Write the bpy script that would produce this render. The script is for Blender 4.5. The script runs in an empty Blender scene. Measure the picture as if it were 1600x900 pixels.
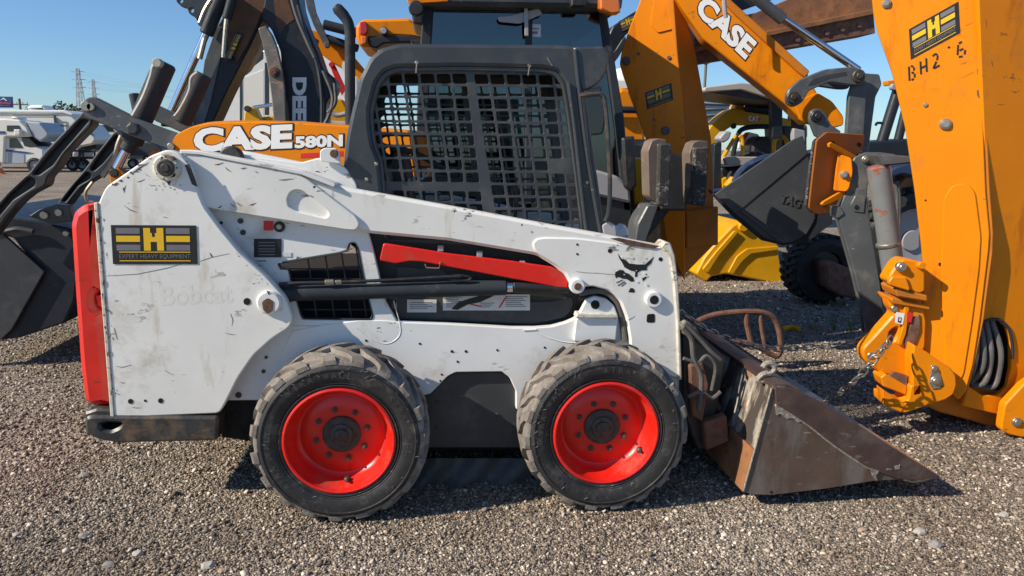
import bpy, math, random
import numpy as np
from mathutils import Vector, Matrix
from mathutils.geometry import tessellate_polygon
R = math.radians
random.seed(7); rng = np.random.default_rng(7)
scn = bpy.context.scene
# ------------------------------------------------------------------ camera
FPX = 1142.0
YAW, PITCH, ROLL, CAMZ = R(6.0), R(10.9), R(0.6), 1.63
fwd = Vector((math.sin(YAW)*math.cos(PITCH), math.cos(YAW)*math.cos(PITCH), -math.sin(PITCH)))
rt0 = Vector((math.cos(YAW), -math.sin(YAW), 0))
up0 = rt0.cross(fwd)
rt = rt0*math.cos(ROLL) + up0*math.sin(ROLL)
up = up0*math.cos(ROLL) - rt0*math.sin(ROLL)
def raydir(px, py): return fwd*FPX + rt*(px-800) + up*(450-py)
_d = raydir(531, 815); _t = CAMZ/-_d.z
CAM = Vector((-_d.x*_t, 0.03-_d.y*_t, CAMZ))
cd = bpy.data.cameras.new('camera'); cam = bpy.data.objects.new('camera', cd)
scn.collection.objects.link(cam)
M = Matrix((rt, up, -fwd)).transposed().to_4x4(); M.translation = CAM
cam.matrix_world = M
cd.sensor_width = 36; cd.lens = 36*FPX/1600; cd.clip_start = .05; cd.clip_end = 3000
scn.camera = cam
# ------------------------------------------------------------------ light
SUNV = Vector((-1.0, -0.31, 0.70)).normalized()        # towards the sun
SUN_EL = math.asin(SUNV.z); SUN_AZ = math.atan2(SUNV.x, SUNV.y)
w = bpy.data.worlds.new('World'); scn.world = w; w.use_nodes = True
nt = w.node_tree; bg = nt.nodes['Background']
sky = nt.nodes.new('ShaderNodeTexSky'); sky.sky_type = 'NISHITA'; sky.sun_disc = False
sky.sun_elevation = SUN_EL; sky.sun_rotation = SUN_AZ
sky.air_density = 1.0; sky.dust_density = 0.2; sky.ozone_density = 4.0
wb_ = nt.nodes.new('ShaderNodeMix'); wb_.data_type = 'RGBA'; wb_.blend_type = 'MULTIPLY'; wb_.inputs[0].default_value = 1; wb_.inputs[7].default_value = (.80, 1.0, 1.19, 1)      # the camera's white balance, the same all over the sky
nt.links.new(sky.outputs[0], wb_.inputs[6]); nt.links.new(wb_.outputs[2], bg.inputs[0]); bg.inputs[1].default_value = 0.09
sl = bpy.data.lights.new('sun', 'SUN'); sl.energy = 5.0; sl.angle = R(.5); sl.color = (1, .90, .75)
so = bpy.data.objects.new('sun', sl); scn.collection.objects.link(so)
so.rotation_euler = SUNV.to_track_quat('Z', 'Y').to_euler(); so.location = (-6, -3, 8)
vs = scn.view_settings; vs.view_transform = 'Standard'; vs.look = 'None'; vs.exposure = 0.3; vs.gamma = 1; vs.use_curve_mapping = False
# ------------------------------------------------------------------ materials
def mat(name, col, rough=.5, metal=0., var=.12, vs=6., bump=0., bs=60., chips=None, dust=None, streak=None, coat=0., spec=.5):
    """chips=(col, amount 0-1, scale); dust=(col, amount, scale); streak = second colour in vertical streaks (col, amount, scale)"""
    m = bpy.data.materials.new(name); m.use_nodes = True; t = m.node_tree; N = t.nodes; L = t.links
    b = N['Principled BSDF']; b.inputs['Roughness'].default_value = rough; b.inputs['Metallic'].default_value = metal
    b.inputs['Coat Weight'].default_value = coat; b.inputs['Specular IOR Level'].default_value = spec
    tc = N.new('ShaderNodeTexCoord')
    def noise(scale, detail=5, vec=None, rgh=.6):
        n = N.new('ShaderNodeTexNoise'); n.inputs['Scale'].default_value = scale; n.inputs['Detail'].default_value = detail
        n.inputs['Roughness'].default_value = rgh
        L.new(vec if vec else tc.outputs['Object'], n.inputs['Vector']); return n.outputs['Fac']
    def ramp(f, a, c):
        r = N.new('ShaderNodeMapRange'); r.inputs[1].default_value = a; r.inputs[2].default_value = c
        L.new(f, r.inputs[0]); return r.outputs[0]
    def mix(f, a, c):
        x = N.new('ShaderNodeMix'); x.data_type = 'RGBA'
        if f is not None: L.new(f, x.inputs[0])
        for s, i in ((a, 6), (c, 7)):
            if isinstance(s, tuple): x.inputs[i].default_value = (*s, 1)
            else: L.new(s, x.inputs[i])
        return x.outputs[2]
    lo = tuple(c*(1-var) for c in col); hi = tuple(min(1, c*(1+var)) for c in col)
    c = mix(ramp(noise(vs), .3, .7), lo, hi)
    def mapping(sc):
        mp = N.new('ShaderNodeMapping'); mp.inputs['Scale'].default_value = sc; L.new(tc.outputs['Object'], mp.inputs[0]); return mp.outputs[0]
    if streak:
        sc, am, ss = streak
        f = ramp(noise(ss, 6, mapping((1, 1, .22)), .65), .62-am*.4, .70-am*.3)
        c = mix(f, c, sc)
    if dust:
        dc, am, ds = dust
        f = ramp(noise(ds, 7, None, .7), .66-am*.42, .80-am*.2)
        c = mix(f, c, dc)
    if chips:
        cc, am, cs = chips
        big = ramp(noise(cs*.22, 3), .42, .62)
        f1 = ramp(noise(cs, 6, mapping((.7, 1, 1.5)), .68), .70-am*.16, .715-am*.16)
        f2 = ramp(noise(cs*3.2, 5, mapping((.35, 1, 1.6)), .6), .725-am*.14, .735-am*.14)
        mx = N.new('ShaderNodeMath'); mx.operation = 'MAXIMUM'; L.new(f1, mx.inputs[0]); L.new(f2, mx.inputs[1])
        mm = N.new('ShaderNodeMath'); mm.operation = 'MULTIPLY'; L.new(mx.outputs[0], mm.inputs[0]); L.new(big, mm.inputs[1])
        c = mix(mm.outputs[0], c, cc)
    L.new(c, b.inputs['Base Color'])
    if rough < .95:
        rr = N.new('ShaderNodeMapRange'); L.new(noise(vs*3, 6), rr.inputs[0])
        rr.inputs[1].default_value = .3; rr.inputs[2].default_value = .7
        rr.inputs[3].default_value = max(.05, rough*.8); rr.inputs[4].default_value = min(1, rough*1.2)
        L.new(rr.outputs[0], b.inputs['Roughness'])
    if bump:
        bp = N.new('ShaderNodeBump'); bp.inputs['Strength'].default_value = bump; bp.inputs['Distance'].default_value = .01
        L.new(noise(bs, 6), bp.inputs['Height']); L.new(bp.outputs[0], b.inputs['Normal'])
    return m
RUSTC = (.10, .045, .022)
m_white = mat('white_paint', (.79, .775, .725), .42, var=.06, vs=3, bump=.03, bs=7, chips=((.07, .045, .03), .50, 11), dust=((.50, .45, .36), .24, 3.2), streak=((.62, .57, .47), .10, 7))
m_white2 = mat('white_frame_paint', (.76, .76, .74), .45, var=.06, vs=3, bump=.02, bs=8, chips=((.08, .06, .05), .32, 10), dust=((.48, .43, .36), .27, 3.5))
m_edge = mat('worn_white_edge', (.62, .58, .48), .6, var=.2, vs=30, chips=(RUSTC, .7, 16))
m_red = mat('red_plastic', (.62, .02, .012), .36, var=.12, vs=5, bump=.05, bs=12, chips=((.10, .04, .03), .5, 9), dust=((.45, .13, .10), .2, 6), coat=.1)
m_redp = mat('red_paint', (.74, .016, .008), .34, var=.10, vs=7, dust=((.44, .085, .06), .30, 9), chips=((.16, .05, .03), .22, 16), coat=.15)
m_cab = mat('charcoal_paint', (.045, .050, .056), .36, var=.14, vs=5, bump=.015, bs=14, chips=((.16, .14, .12), .25, 14), dust=((.10, .095, .088), .32, 4))
m_black = mat('black_metal', (.018, .018, .020), .5, var=.2, vs=8, dust=((.07, .06, .05), .3, 6))
m_hole = mat('dark_cavity', (.006, .006, .006), .9, var=.1)  # near-black colour stands in for the shade inside holes and hollows
m_cyl = mat('black_cylinder_paint', (.036, .042, .049), .5, var=.12, spec=.16, dust=((.10, .09, .08), .25, 7))
m_cyl2 = mat('grey_cylinder_paint', (.052, .060, .066), .6, var=.10, spec=.10, dust=((.09, .092, .09), .25, 7))
m_bump = mat('worn_black_bumper', (.03, .032, .034), .42, var=.3, vs=12, chips=((.20, .10, .05), .6, 8), dust=((.16, .11, .07), .42, 7), bump=.1, bs=30)
m_chrome = mat('chrome_rod', (.75, .76, .78), .12, 1.0, var=.03)
m_steel = mat('zinc_steel', (.42, .38, .31), .38, .8, var=.2, vs=40, chips=(RUSTC, .4, 30))
m_grease = mat('greasy_pin', (.05, .042, .035), .45, var=.4, vs=40, bump=.3, bs=60)
m_rustpin = mat('rusty_pin', (.11, .055, .032), .75, var=.4, vs=40, bump=.3, bs=80)
m_tyre = mat('tyre_sidewall', (.024, .023, .023), .6, var=.35, vs=9, bump=.12, bs=50, dust=((.13, .115, .10), .30, 10), chips=((.34, .31, .28), .34, 13))
m_moulded = mat('moulded_rubber', (.060, .056, .052), .7, var=.3, vs=20)
m_tread = mat('dusty_tread', (.195, .165, .138), .92, var=.28, vs=14, bump=.4, bs=70, dust=((.32, .30, .27), .42, 9), chips=((.06, .05, .045), .5, 14))
m_tyreb = mat('black_tyre', (.018, .018, .018), .75, var=.3, vs=10, bump=.2, bs=30, dust=((.07, .06, .05), .35, 6))
m_bucket = mat('worn_brown_steel', (.115, .075, .056), .46, .15, var=.32, vs=3, bump=.12, bs=22, streak=((.17, .15, .13), .30, 4), dust=((.19, .165, .14), .34, 2.4), chips=((.40, .35, .28), .42, 12))
m_bstrip = mat('brown_steel_strip', (.085, .052, .044), .46, .15, var=.3, vs=8, chips=((.32, .28, .23), .45, 10), dust=((.15, .12, .10), .3, 5), bump=.12, bs=26)
m_bback = mat('dried_mud_steel', (.44, .39, .31), .8, var=.25, vs=16, bump=.3, bs=40, streak=((.06, .045, .035), .56, 10), chips=((.30, .13, .04), .45, 5))
m_weld = mat('weld_bead', (.36, .31, .25), .6, .3, var=.5, vs=60, bump=.5, bs=120)
m_rusto = mat('orange_rust_steel', (.34, .145, .058), .7, .1, var=.4, vs=14, bump=.15, bs=50, dust=((.09, .05, .035), .5, 7))
m_rust = mat('rusty_steel', (.16, .075, .048), .8, var=.4, vs=16, bump=.3, bs=80, dust=((.24, .14, .10), .35, 12))
m_orange = mat('orange_paint', (.76, .228, .002), .38, var=.06, vs=2.5, spec=.22, bump=.02, bs=5, chips=((.16, .07, .03), .32, 10), dust=((.56, .19, .02), .24, 4), streak=((.58, .155, .004), .12, 6))
m_orange2 = mat('dull_orange_paint', (.52, .165, .012), .5, spec=.25, var=.1, vs=4, chips=((.10, .06, .04), .3, 9), dust=((.30, .13, .04), .35, 5))
m_padshade = mat('shaded_scuffed_orange', (.34, .105, .015), .55, var=.15, vs=5, spec=.25, chips=((.08, .05, .04), .35, 9), dust=((.22, .10, .05), .4, 5))  # orange darkened to hold the pad's shade, with worn chips and dust
m_brown = mat('brown_on_black', (.13, .062, .030), .5, var=.15, vs=4, spec=.25, dust=((.06, .04, .03), .4, 5))  # brown for the stick's painted reflection and the boom patch
m_pipe = mat('painted_hydraulic_pipe', (.42, .40, .35), .5, var=.15, vs=20)
m_grey = mat('grey_machine_paint', (.085, .092, .098), .42, var=.14, vs=6, chips=((.30, .24, .18), .28, 11), dust=((.19, .17, .15), .28, 6))
m_grey2 = mat('dark_grey_paint', (.040, .044, .048), .40, var=.12, vs=5, dust=((.085, .082, .08), .3, 5), chips=((.2, .19, .18), .1, 14))
m_cylg = mat('worn_grey_cylinder', (.20, .21, .21), .35, .1, var=.1, chips=((.32, .09, .05), .5, 8), dust=((.24, .24, .22), .3, 5))
m_dblk = mat('gloss_black_paint', (.018, .022, .030), .45, var=.15, spec=.3, dust=((.05, .055, .06), .3, 4))
m_yel = mat('yellow_paint', (.64, .32, .004), .42, var=.08, spec=.3, chips=((.12, .08, .05), .2, 10), dust=((.45, .28, .06), .2, 5))
m_wornst = mat('worn_strip_steel', (.17, .155, .135), .5, .2, var=.2, vs=8, chips=((.42, .24, .15), .7, 6), streak=((.26, .20, .16), .3, 9))
m_lgrey = mat('light_grey_panel', (.34, .33, .34), .5, var=.06, dust=((.3, .27, .24), .2, 5))
m_wht = mat('plain_white', (.78, .78, .76), .5, var=.03)
m_rv = mat('rv_white', (.78, .74, .66), .4, var=.05, vs=.6)
m_rvg = mat('rv_grey', (.40, .43, .47), .4, var=.05, vs=.6)
m_letter = mat('letter_white', (.80, .80, .78), .45, var=.03)
m_ink = mat('black_print', (.012, .012, .013), .5, var=.1)
m_dgrey = mat('print_grey', (.17, .16, .18), .5, var=.05)
m_dyel = mat('print_yellow', (.80, .48, .01), .45, var=.03)
m_dred = mat('print_red', (.65, .02, .02), .45, var=.03)
m_dblue = mat('print_blue', (.03, .07, .20), .45, var=.05)
m_faint = mat('faded_print', (.735, .715, .655), .5, var=.04)
m_label = mat('paper_label', (.66, .66, .64), .6, var=.08, vs=60)
m_blue = mat('blue_paint', (.025, .045, .10), .4, var=.1, dust=((.12, .13, .15), .3, 6))
m_rub = mat('rubber_hose', (.10, .092, .085), .62, var=.2, vs=14, dust=((.17, .14, .11), .4, 9))
m_pad = mat('crumbly_rubber_pad', (.045, .043, .040), .9, var=.5, vs=90, bump=.8, bs=140, chips=((.36, .33, .28), .85, 34))
m_padst = mat('pad_steel', (.20, .15, .12), .6, .2, var=.2, chips=((.36, .33, .3), .3, 12))
m_gold = mat('galvanised_chain', (.34, .32, .28), .42, .75, var=.35, vs=30)
m_seat = mat('black_vinyl', (.022, .022, .024), .45, var=.1)
m_lampo = mat('amber_lens', (.75, .18, .01), .2, var=.03, coat=.5)
m_lampr = mat('red_lens', (.50, .02, .012), .2, var=.03, coat=.5)
m_cream = mat('cream_panel', (.42, .38, .32), .6, var=.08)
m_leaf = mat('weed_leaf', (.11, .15, .035), .7, var=.35, vs=30)
m_palm = mat('tree_foliage', (.065, .085, .035), .8, var=.35, vs=2)
m_bark = mat('tree_bark', (.12, .09, .06), .9, var=.3)
m_pylon = mat('galvanised_lattice', (.42, .44, .46), .6, .3, var=.1)
m_wood = mat('weathered_pole', (.16, .13, .10), .9, var=.2)
m_cone = mat('cone_orange', (.75, .13, .02), .6, var=.05)
m_tarp = mat('black_rubber_sheet', (.06, .057, .054), .55, var=.3, vs=6, dust=((.10, .09, .08), .4, 8), bump=.1, bs=20)
m_stone = None
def glass_mat(name, tint, alpha):
    m = bpy.data.materials.new(name); m.use_nodes = True; t = m.node_tree; N = t.nodes; L = t.links
    for n in list(N): N.remove(n)
    out = N.new('ShaderNodeOutputMaterial'); mx = N.new('ShaderNodeMixShader'); tr = N.new('ShaderNodeBsdfTransparent'); gl = N.new('ShaderNodeBsdfGlossy')
    tr.inputs[0].default_value = (*tint, 1); gl.inputs['Roughness'].default_value = .03; gl.inputs[0].default_value = (.85, .95, 1, 1)
    fr = N.new('ShaderNodeFresnel'); fr.inputs[0].default_value = 1.5
    mth = N.new('ShaderNodeMath'); mth.operation = 'ADD'; mth.inputs[1].default_value = alpha; L.new(fr.outputs[0], mth.inputs[0])
    L.new(mth.outputs[0], mx.inputs[0]); L.new(tr.outputs[0], mx.inputs[1]); L.new(gl.outputs[0], mx.inputs[2]); L.new(mx.outputs[0], out.inputs[0])
    return m
m_glass = glass_mat('tinted_glass', (.28, .33, .35), .07)
m_dglass = mat('dark_window', (.02, .024, .028), .08, var=.05, coat=.3)
# ------------------------------------------------------------------ geometry helpers
Z = Vector((0, 0, 1))
class Fr:
    """vertical plane through O whose front looks along n"""
    def __init__(s, O, n):
        s.O = Vector(O); s.n = Vector(n).normalized(); s.u = Z.cross(s.n).normalized(); s.v = s.n.cross(s.u)
    def ab(s, px, py):
        d = raydir(px, py); t = (s.O-CAM).dot(s.n)/d.dot(s.n); p = CAM+d*t-s.O
        return (p.dot(s.u), p.dot(s.v))
    def w(s, a, b, c=0.): return s.O+s.u*a+s.v*b+s.n*c
    def at(s, px, py, c=0.): return s.w(*s.ab(px, py), c)
def F(Y): return Fr((0, Y, 0), (0, -1, 0))
def P(px, py, Y): return F(Y).at(px, py)
def ground(px, py):
    d = raydir(px, py); return CAM+d*(CAMZ/-d.z)
def area(p): return .5*sum(p[i][0]*p[(i+1) % len(p)][1]-p[(i+1) % len(p)][0]*p[i][1] for i in range(len(p)))
def inset(p, d):
    n = len(p); o = []
    for i in range(n):
        a, b, c = p[i-1], p[i], p[(i+1) % n]
        e1 = (b[0]-a[0], b[1]-a[1]); e2 = (c[0]-b[0], c[1]-b[1])
        l1 = math.hypot(*e1) or 1e-9; l2 = math.hypot(*e2) or 1e-9
        n1 = (-e1[1]/l1, e1[0]/l1); n2 = (-e2[1]/l2, e2[0]/l2)
        bx, by = n1[0]+n2[0], n1[1]+n2[1]; q = bx*bx+by*by
        k = 2*d/q if q > .5 else 2*d/.5
        o.append((b[0]+bx*k, b[1]+by*k))
    return o
def rnd(p, r, k=4):
    """round the corners of a closed 2D outline"""
    n = len(p); o = []
    for i in range(n):
        a, b, c = p[i-1], p[i], p[(i+1) % n]
        rr = r[i] if isinstance(r, (list, tuple)) else r
        l1 = math.hypot(a[0]-b[0], a[1]-b[1]) or 1e-9; l2 = math.hypot(c[0]-b[0], c[1]-b[1]) or 1e-9
        t1 = min(rr, l1*.45)/l1; t2 = min(rr, l2*.45)/l2
        p1 = (b[0]+(a[0]-b[0])*t1, b[1]+(a[1]-b[1])*t1); p2 = (b[0]+(c[0]-b[0])*t2, b[1]+(c[1]-b[1])*t2)
        for j in range(k+1):
            s = j/k; o.append(((1-s)**2*p1[0]+2*s*(1-s)*b[0]+s*s*p2[0], (1-s)**2*p1[1]+2*s*(1-s)*b[1]+s*s*p2[1]))
    return o
def prism(poly, fr, t, b=.004, proud=0., holes=(), mi=0, c=0):
    """2D outline (frame coordinates) extruded back by t from the frame plane, chamfer b, real holes"""
    loops = [poly if area(poly) > 0 else poly[::-1]] + [h if area(h) < 0 else h[::-1] for h in holes]
    V = []; Fc = []
    b = min(b, t*.45)
    def ring(l, z):
        i = len(V); V.extend(fr.w(x, y, z+proud) for x, y in l); return i
    caps = [[], []]
    for li, l in enumerate(loops):
        li_in = inset(l, b) if b else l; n = len(l)
        r = [ring(li_in, 0), ring(l, -b), ring(l, -t+b), ring(li_in, -t)] if b else [ring(l, 0), ring(l, -t)]
        for a, c2 in zip(r, r[1:]):
            for i in range(n):
                j = (i+1) % n; Fc.append((a+i, c2+i, c2+j, a+j))
        caps[0].append((r[0], li_in)); caps[1].append((r[-1], li_in))
    for k, cp in enumerate(caps):
        idx = []; vec = []
        for st, l in cp:
            idx += list(range(st, st+len(l))); vec.append([Vector((x, y, 0)) for x, y in l])
        if len(cp) == 1 and len(idx) <= 4:
            Fc.append(tuple(idx) if k == 0 else tuple(idx[::-1]))
        else:
            for tri in tessellate_polygon(vec):
                q = [idx[i] for i in tri]
                pa = [(V[i]-fr.O).dot(fr.u) for i in q]; pb = [(V[i]-fr.O).dot(fr.v) for i in q]
                ar = (pa[1]-pa[0])*(pb[2]-pb[0])-(pa[2]-pa[0])*(pb[1]-pb[0])
                if (ar < 0) == (k == 0): q = q[::-1]
                Fc.append(tuple(q))
    return (V, Fc, mi)
def plate(px, fr, t, b=.004, r=2., proud=0., holes=(), mi=0):
    """outline given as points of the photograph seen on the plane fr"""
    if not isinstance(fr, Fr): fr = F(fr)
    pp = rnd(px, r) if r else px
    return prism([fr.ab(*p) for p in pp], fr, t, b, proud, [[fr.ab(*q) for q in (rnd(h, min(r, 4) if r else 0) if r else h)] for h in holes], mi)
def rect(x0, y0, x1, y1): return [(x0, y0), (x1, y0), (x1, y1), (x0, y1)]
def circ(cx, cy, r, n=16, ry=None): return [(cx+r*math.cos(2*math.pi*i/n), cy+(ry or r)*math.sin(2*math.pi*i/n)) for i in range(n)]
def box(x0, x1, y0, y1, z0, z1, b=.01, mi=0):
    return prism([(x0, z0), (x1, z0), (x1, z1), (x0, z1)], F(y0), y1-y0, b, 0, (), mi)
def lathe(prof, c, axis, n=24, mi=0, cap=True):
    """prof: list of (r, along axis)"""
    c = Vector(c); ax = Vector(axis).normalized(); t = ax.orthogonal().normalized(); s = ax.cross(t)
    V = []; Fc = []
    for r, h in prof:
        for i in range(n):
            a = 2*math.pi*i/n; V.append(c+ax*h+(t*math.cos(a)+s*math.sin(a))*r)
    for k in range(len(prof)-1):
        for i in range(n):
            j = (i+1) % n; Fc.append((k*n+i, k*n+j, (k+1)*n+j, (k+1)*n+i))
    if cap:
        Fc.append(tuple(range(n))[::-1]); Fc.append(tuple((len(prof)-1)*n+i for i in range(n)))
    return (V, Fc, mi)
def boss(p, n, r, h, b=None, mi=0, k=24):
    """short round pin standing on p along n"""
    b = r*.15 if b is None else b
    return lathe([(r, -.01), (r, h-b), (r-b, h)], p, n, k, mi)
def rod(p0, p1, r, n=16, mi=0):
    p0 = Vector(p0); p1 = Vector(p1); L = (p1-p0).length; b = min(r*.2, L*.2)
    return lathe([(r-b, 0), (r, b), (r, L-b), (r-b, L)], p0, p1-p0, n, mi)
def smooth(pts, k=5):
    pts = [Vector(p) for p in pts]; o = []
    q = [pts[0]*2-pts[1]]+pts+[pts[-1]*2-pts[-2]]
    for i in range(1, len(q)-2):
        a, b, c, d = q[i-1:i+3]
        for j in range(k):
            t = j/k; o.append(.5*((2*b)+(c-a)*t+(2*a-5*b+4*c-d)*t*t+(-a+3*b-3*c+d)*t**3))
    o.append(pts[-1]); return o
def tube(pts, r, n=8, mi=0, sm=5):
    pts = smooth(pts, sm) if sm else [Vector(p) for p in pts]
    V = []; Fc = []; tprev = None
    for i, p in enumerate(pts):
        d = (pts[min(i+1, len(pts)-1)]-pts[max(i-1, 0)]).normalized()
        if tprev is None: t = d.orthogonal().normalized()
        else: t = (tprev-d*tprev.dot(d)).normalized()
        tprev = t; s = d.cross(t); rr = r[i] if isinstance(r, list) else r
        for k in range(n):
            a = 2*math.pi*k/n; V.append(p+(t*math.cos(a)+s*math.sin(a))*rr)
    for i in range(len(pts)-1):
        for k in range(n):
            j = (k+1) % n; Fc.append((i*n+k, i*n+j, (i+1)*n+j, (i+1)*n+k))
    Fc.append(tuple(range(n))[::-1]); Fc.append(tuple((len(pts)-1)*n+k for k in range(n)))
    return (V, Fc, mi)
def text(s, fr, bl, br, tl, proud=.003, thick=.002, bold=.0, mi=0, space=1.):
    """lettering fitted to the parallelogram bl, br, tl (photo points on the plane fr)"""
    cu = bpy.data.curves.new('t', 'FONT'); cu.body = s; cu.offset = bold; cu.extrude = .01; cu.space_character = space; cu.resolution_u = 3
    o = bpy.data.objects.new('t', cu); me = o.to_mesh()
    co = np.empty(len(me.vertices)*3); me.vertices.foreach_get('co', co); co = co.reshape(-1, 3)
    fs = [tuple(p.vertices) for p in me.polygons]
    mn = co.min(0); sz = co.max(0)-mn; c = (co-mn)/sz
    A, B, T = [Vector(fr.ab(*q)) for q in (bl, br, tl)]
    V = []
    for x, y, z in c:
        q = A+(B-A)*x+(T-A)*y; V.append(fr.w(q[0], q[1], proud-thick*(1-z)))
    o.to_mesh_clear(); bpy.data.objects.remove(o); bpy.data.curves.remove(cu)
    return (V, fs, mi)
def flat(poly, fr, proud=.002, mi=0):
    """thin printed film"""
    return plate(poly, fr, .0015, 0, 0, proud, (), mi)
def shift(g, d): return ([v+Vector(d) for v in g[0]], g[1], g[2])
def remi(g, mi): return (g[0], g[1], mi)
WL = {}
JOINED = {'edge_wear', 'boss_grime', 'sidewall_scuff', 'emblem_wear', 'attachment_hose', 'company_decal', 'lettering', 'animal_emblem', 'leaves', 'stem', 'crown', 'lattice', 'power_line', 'safety_label', 'serial_plate', 'tyre', 'vent_grille', 'engine_bay'}
def ob(name, gs, mats, parent=None, org=None, label=None, cat=None, group=None, kind=None, ang=35):
    if isinstance(gs, tuple): gs = [gs]
    if parent is not None and len(gs) > 1 and name not in JOINED:      # pieces that do not touch become parts of their own
        bb = [(np.array(g[0]).min(0)-.002, np.array(g[0]).max(0)+.002) for g in gs]; cl = list(range(len(gs)))
        for i in range(len(gs)):
            for j in range(i):
                if (bb[i][0] < bb[j][1]).all() and (bb[j][0] < bb[i][1]).all():
                    a, b = cl[i], cl[j]; cl = [b if c == a else c for c in cl]
        ids = sorted(set(cl), key=lambda c: -sum(len(g[0]) for g, k in zip(gs, cl) if k == c))
        if len(ids) > 1:
            r_ = [ob(name, [g for g, k in zip(gs, cl) if k == c], mats, parent, org, label, cat, group, kind, ang) for c in ids]
            return r_[0]
    if not isinstance(mats, (list, tuple)): mats = [mats]
    V = []; Fc = []; MI = []
    for g in gs:
        n = len(V); V.extend(g[0]); Fc.extend(tuple(i+n for i in f) for f in g[1]); MI.extend([g[2]]*len(g[1]))
    if parent is not None: base = WL[parent.name] if org is None else Vector(org)
    elif org is not None: base = Vector(org)
    else:
        a = np.array([tuple(v) for v in V]); base = Vector(((a[:, 0].min()+a[:, 0].max())/2, (a[:, 1].min()+a[:, 1].max())/2, a[:, 2].min()))
    me = bpy.data.meshes.new(name); me.from_pydata([tuple(v-base) for v in V], [], Fc)
    for m in mats: me.materials.append(m)
    me.polygons.foreach_set('material_index', MI)
    me.polygons.foreach_set('use_smooth', [True]*len(Fc)); me.set_sharp_from_angle(angle=R(ang)); me.update()
    o = bpy.data.objects.new(name, me); scn.collection.objects.link(o)
    if parent is not None: o.parent = parent; o.location = base-WL[parent.name]
    else: o.location = base
    WL[o.name] = base
    tag(o, label, cat, group, kind); return o
def tag(o, label=None, cat=None, group=None, kind=None):
    for k, v in (('label', label), ('category', cat), ('group', group), ('kind', kind)):
        if v: o[k] = v
def root(name, loc, label, cat, group=None):
    o = bpy.data.objects.new(name, None); scn.collection.objects.link(o); o.location = loc; o.empty_display_size = .1
    WL[o.name] = Vector(loc); tag(o, label, cat, group); return o
def copy_tree(o, parent=None):
    c = o.copy(); scn.collection.objects.link(c); c.parent = parent
    if parent is not None: c.matrix_parent_inverse = Matrix()
    WL[c.name] = WL[o.name].copy()
    for ch in list(o.children): copy_tree(ch, c)
    return c
def decal(fr, bl, br, tl, parent, name='company_decal', proud=.003, label=None):
    A, B, T = [Vector(fr.ab(*q)) for q in (bl, br, tl)]
    def q(x, y): v = A+(B-A)*x+(T-A)*y; return (v[0], v[1])
    def bar(x0, y0, x1, y1, mi, pr=.001):
        return prism([q(x0, y0), q(x1, y0), q(x1, y1), q(x0, y1)], fr, .001, 0, proud+pr, (), mi)
    g = [bar(0, 0, 1, 1, 0, 0)]
    for x0, x1 in ((.055, .333), (.64, .92)):
        g += [bar(x0, .78, x1, .93, 1), bar(x0, .575, x1, .73, 2), bar(x0, .35, x1, .50, 1)]
    g += [bar(.375, .35, .455, .93, 2), bar(.53, .35, .61, .93, 2), bar(.455, .575, .53, .70, 2), bar(.455, .70, .475, .80, 2), bar(.51, .70, .53, .80, 2),
          bar(.08, .30, .92, .322, 2), bar(.08, .075, .92, .097, 2)]
    W = lambda x, y: q(x, y)
    cu = text_ab('EXPERT HEAVY EQUIPMENT', fr, q(.08, .13), q(.92, .13), q(.08, .26), proud+.0012, 1)
    return ob(name, g+[cu], [m_ink, m_dgrey, m_dyel], parent, label=label)
def text_ab(s, fr, A, B, T, proud, mi, bold=0.):
    cu = bpy.data.curves.new('t', 'FONT'); cu.body = s; cu.offset = bold; cu.extrude = 0; cu.resolution_u = 2
    o = bpy.data.objects.new('t', cu); me = o.to_mesh()
    co = np.empty(len(me.vertices)*3); me.vertices.foreach_get('co', co); co = co.reshape(-1, 3); fs = [tuple(p.vertices) for p in me.polygons]
    mn = co.min(0); sz = co.max(0)-mn; sz[2] = 1; c = (co-mn)/sz
    A, B, T = Vector(A), Vector(B), Vector(T)
    V = [fr.w(*(A+(B-A)*x+(T-A)*y), proud) for x, y, z in c]
    o.to_mesh_clear(); bpy.data.objects.remove(o); bpy.data.curves.remove(cu)
    return (V, fs, mi)
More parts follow.
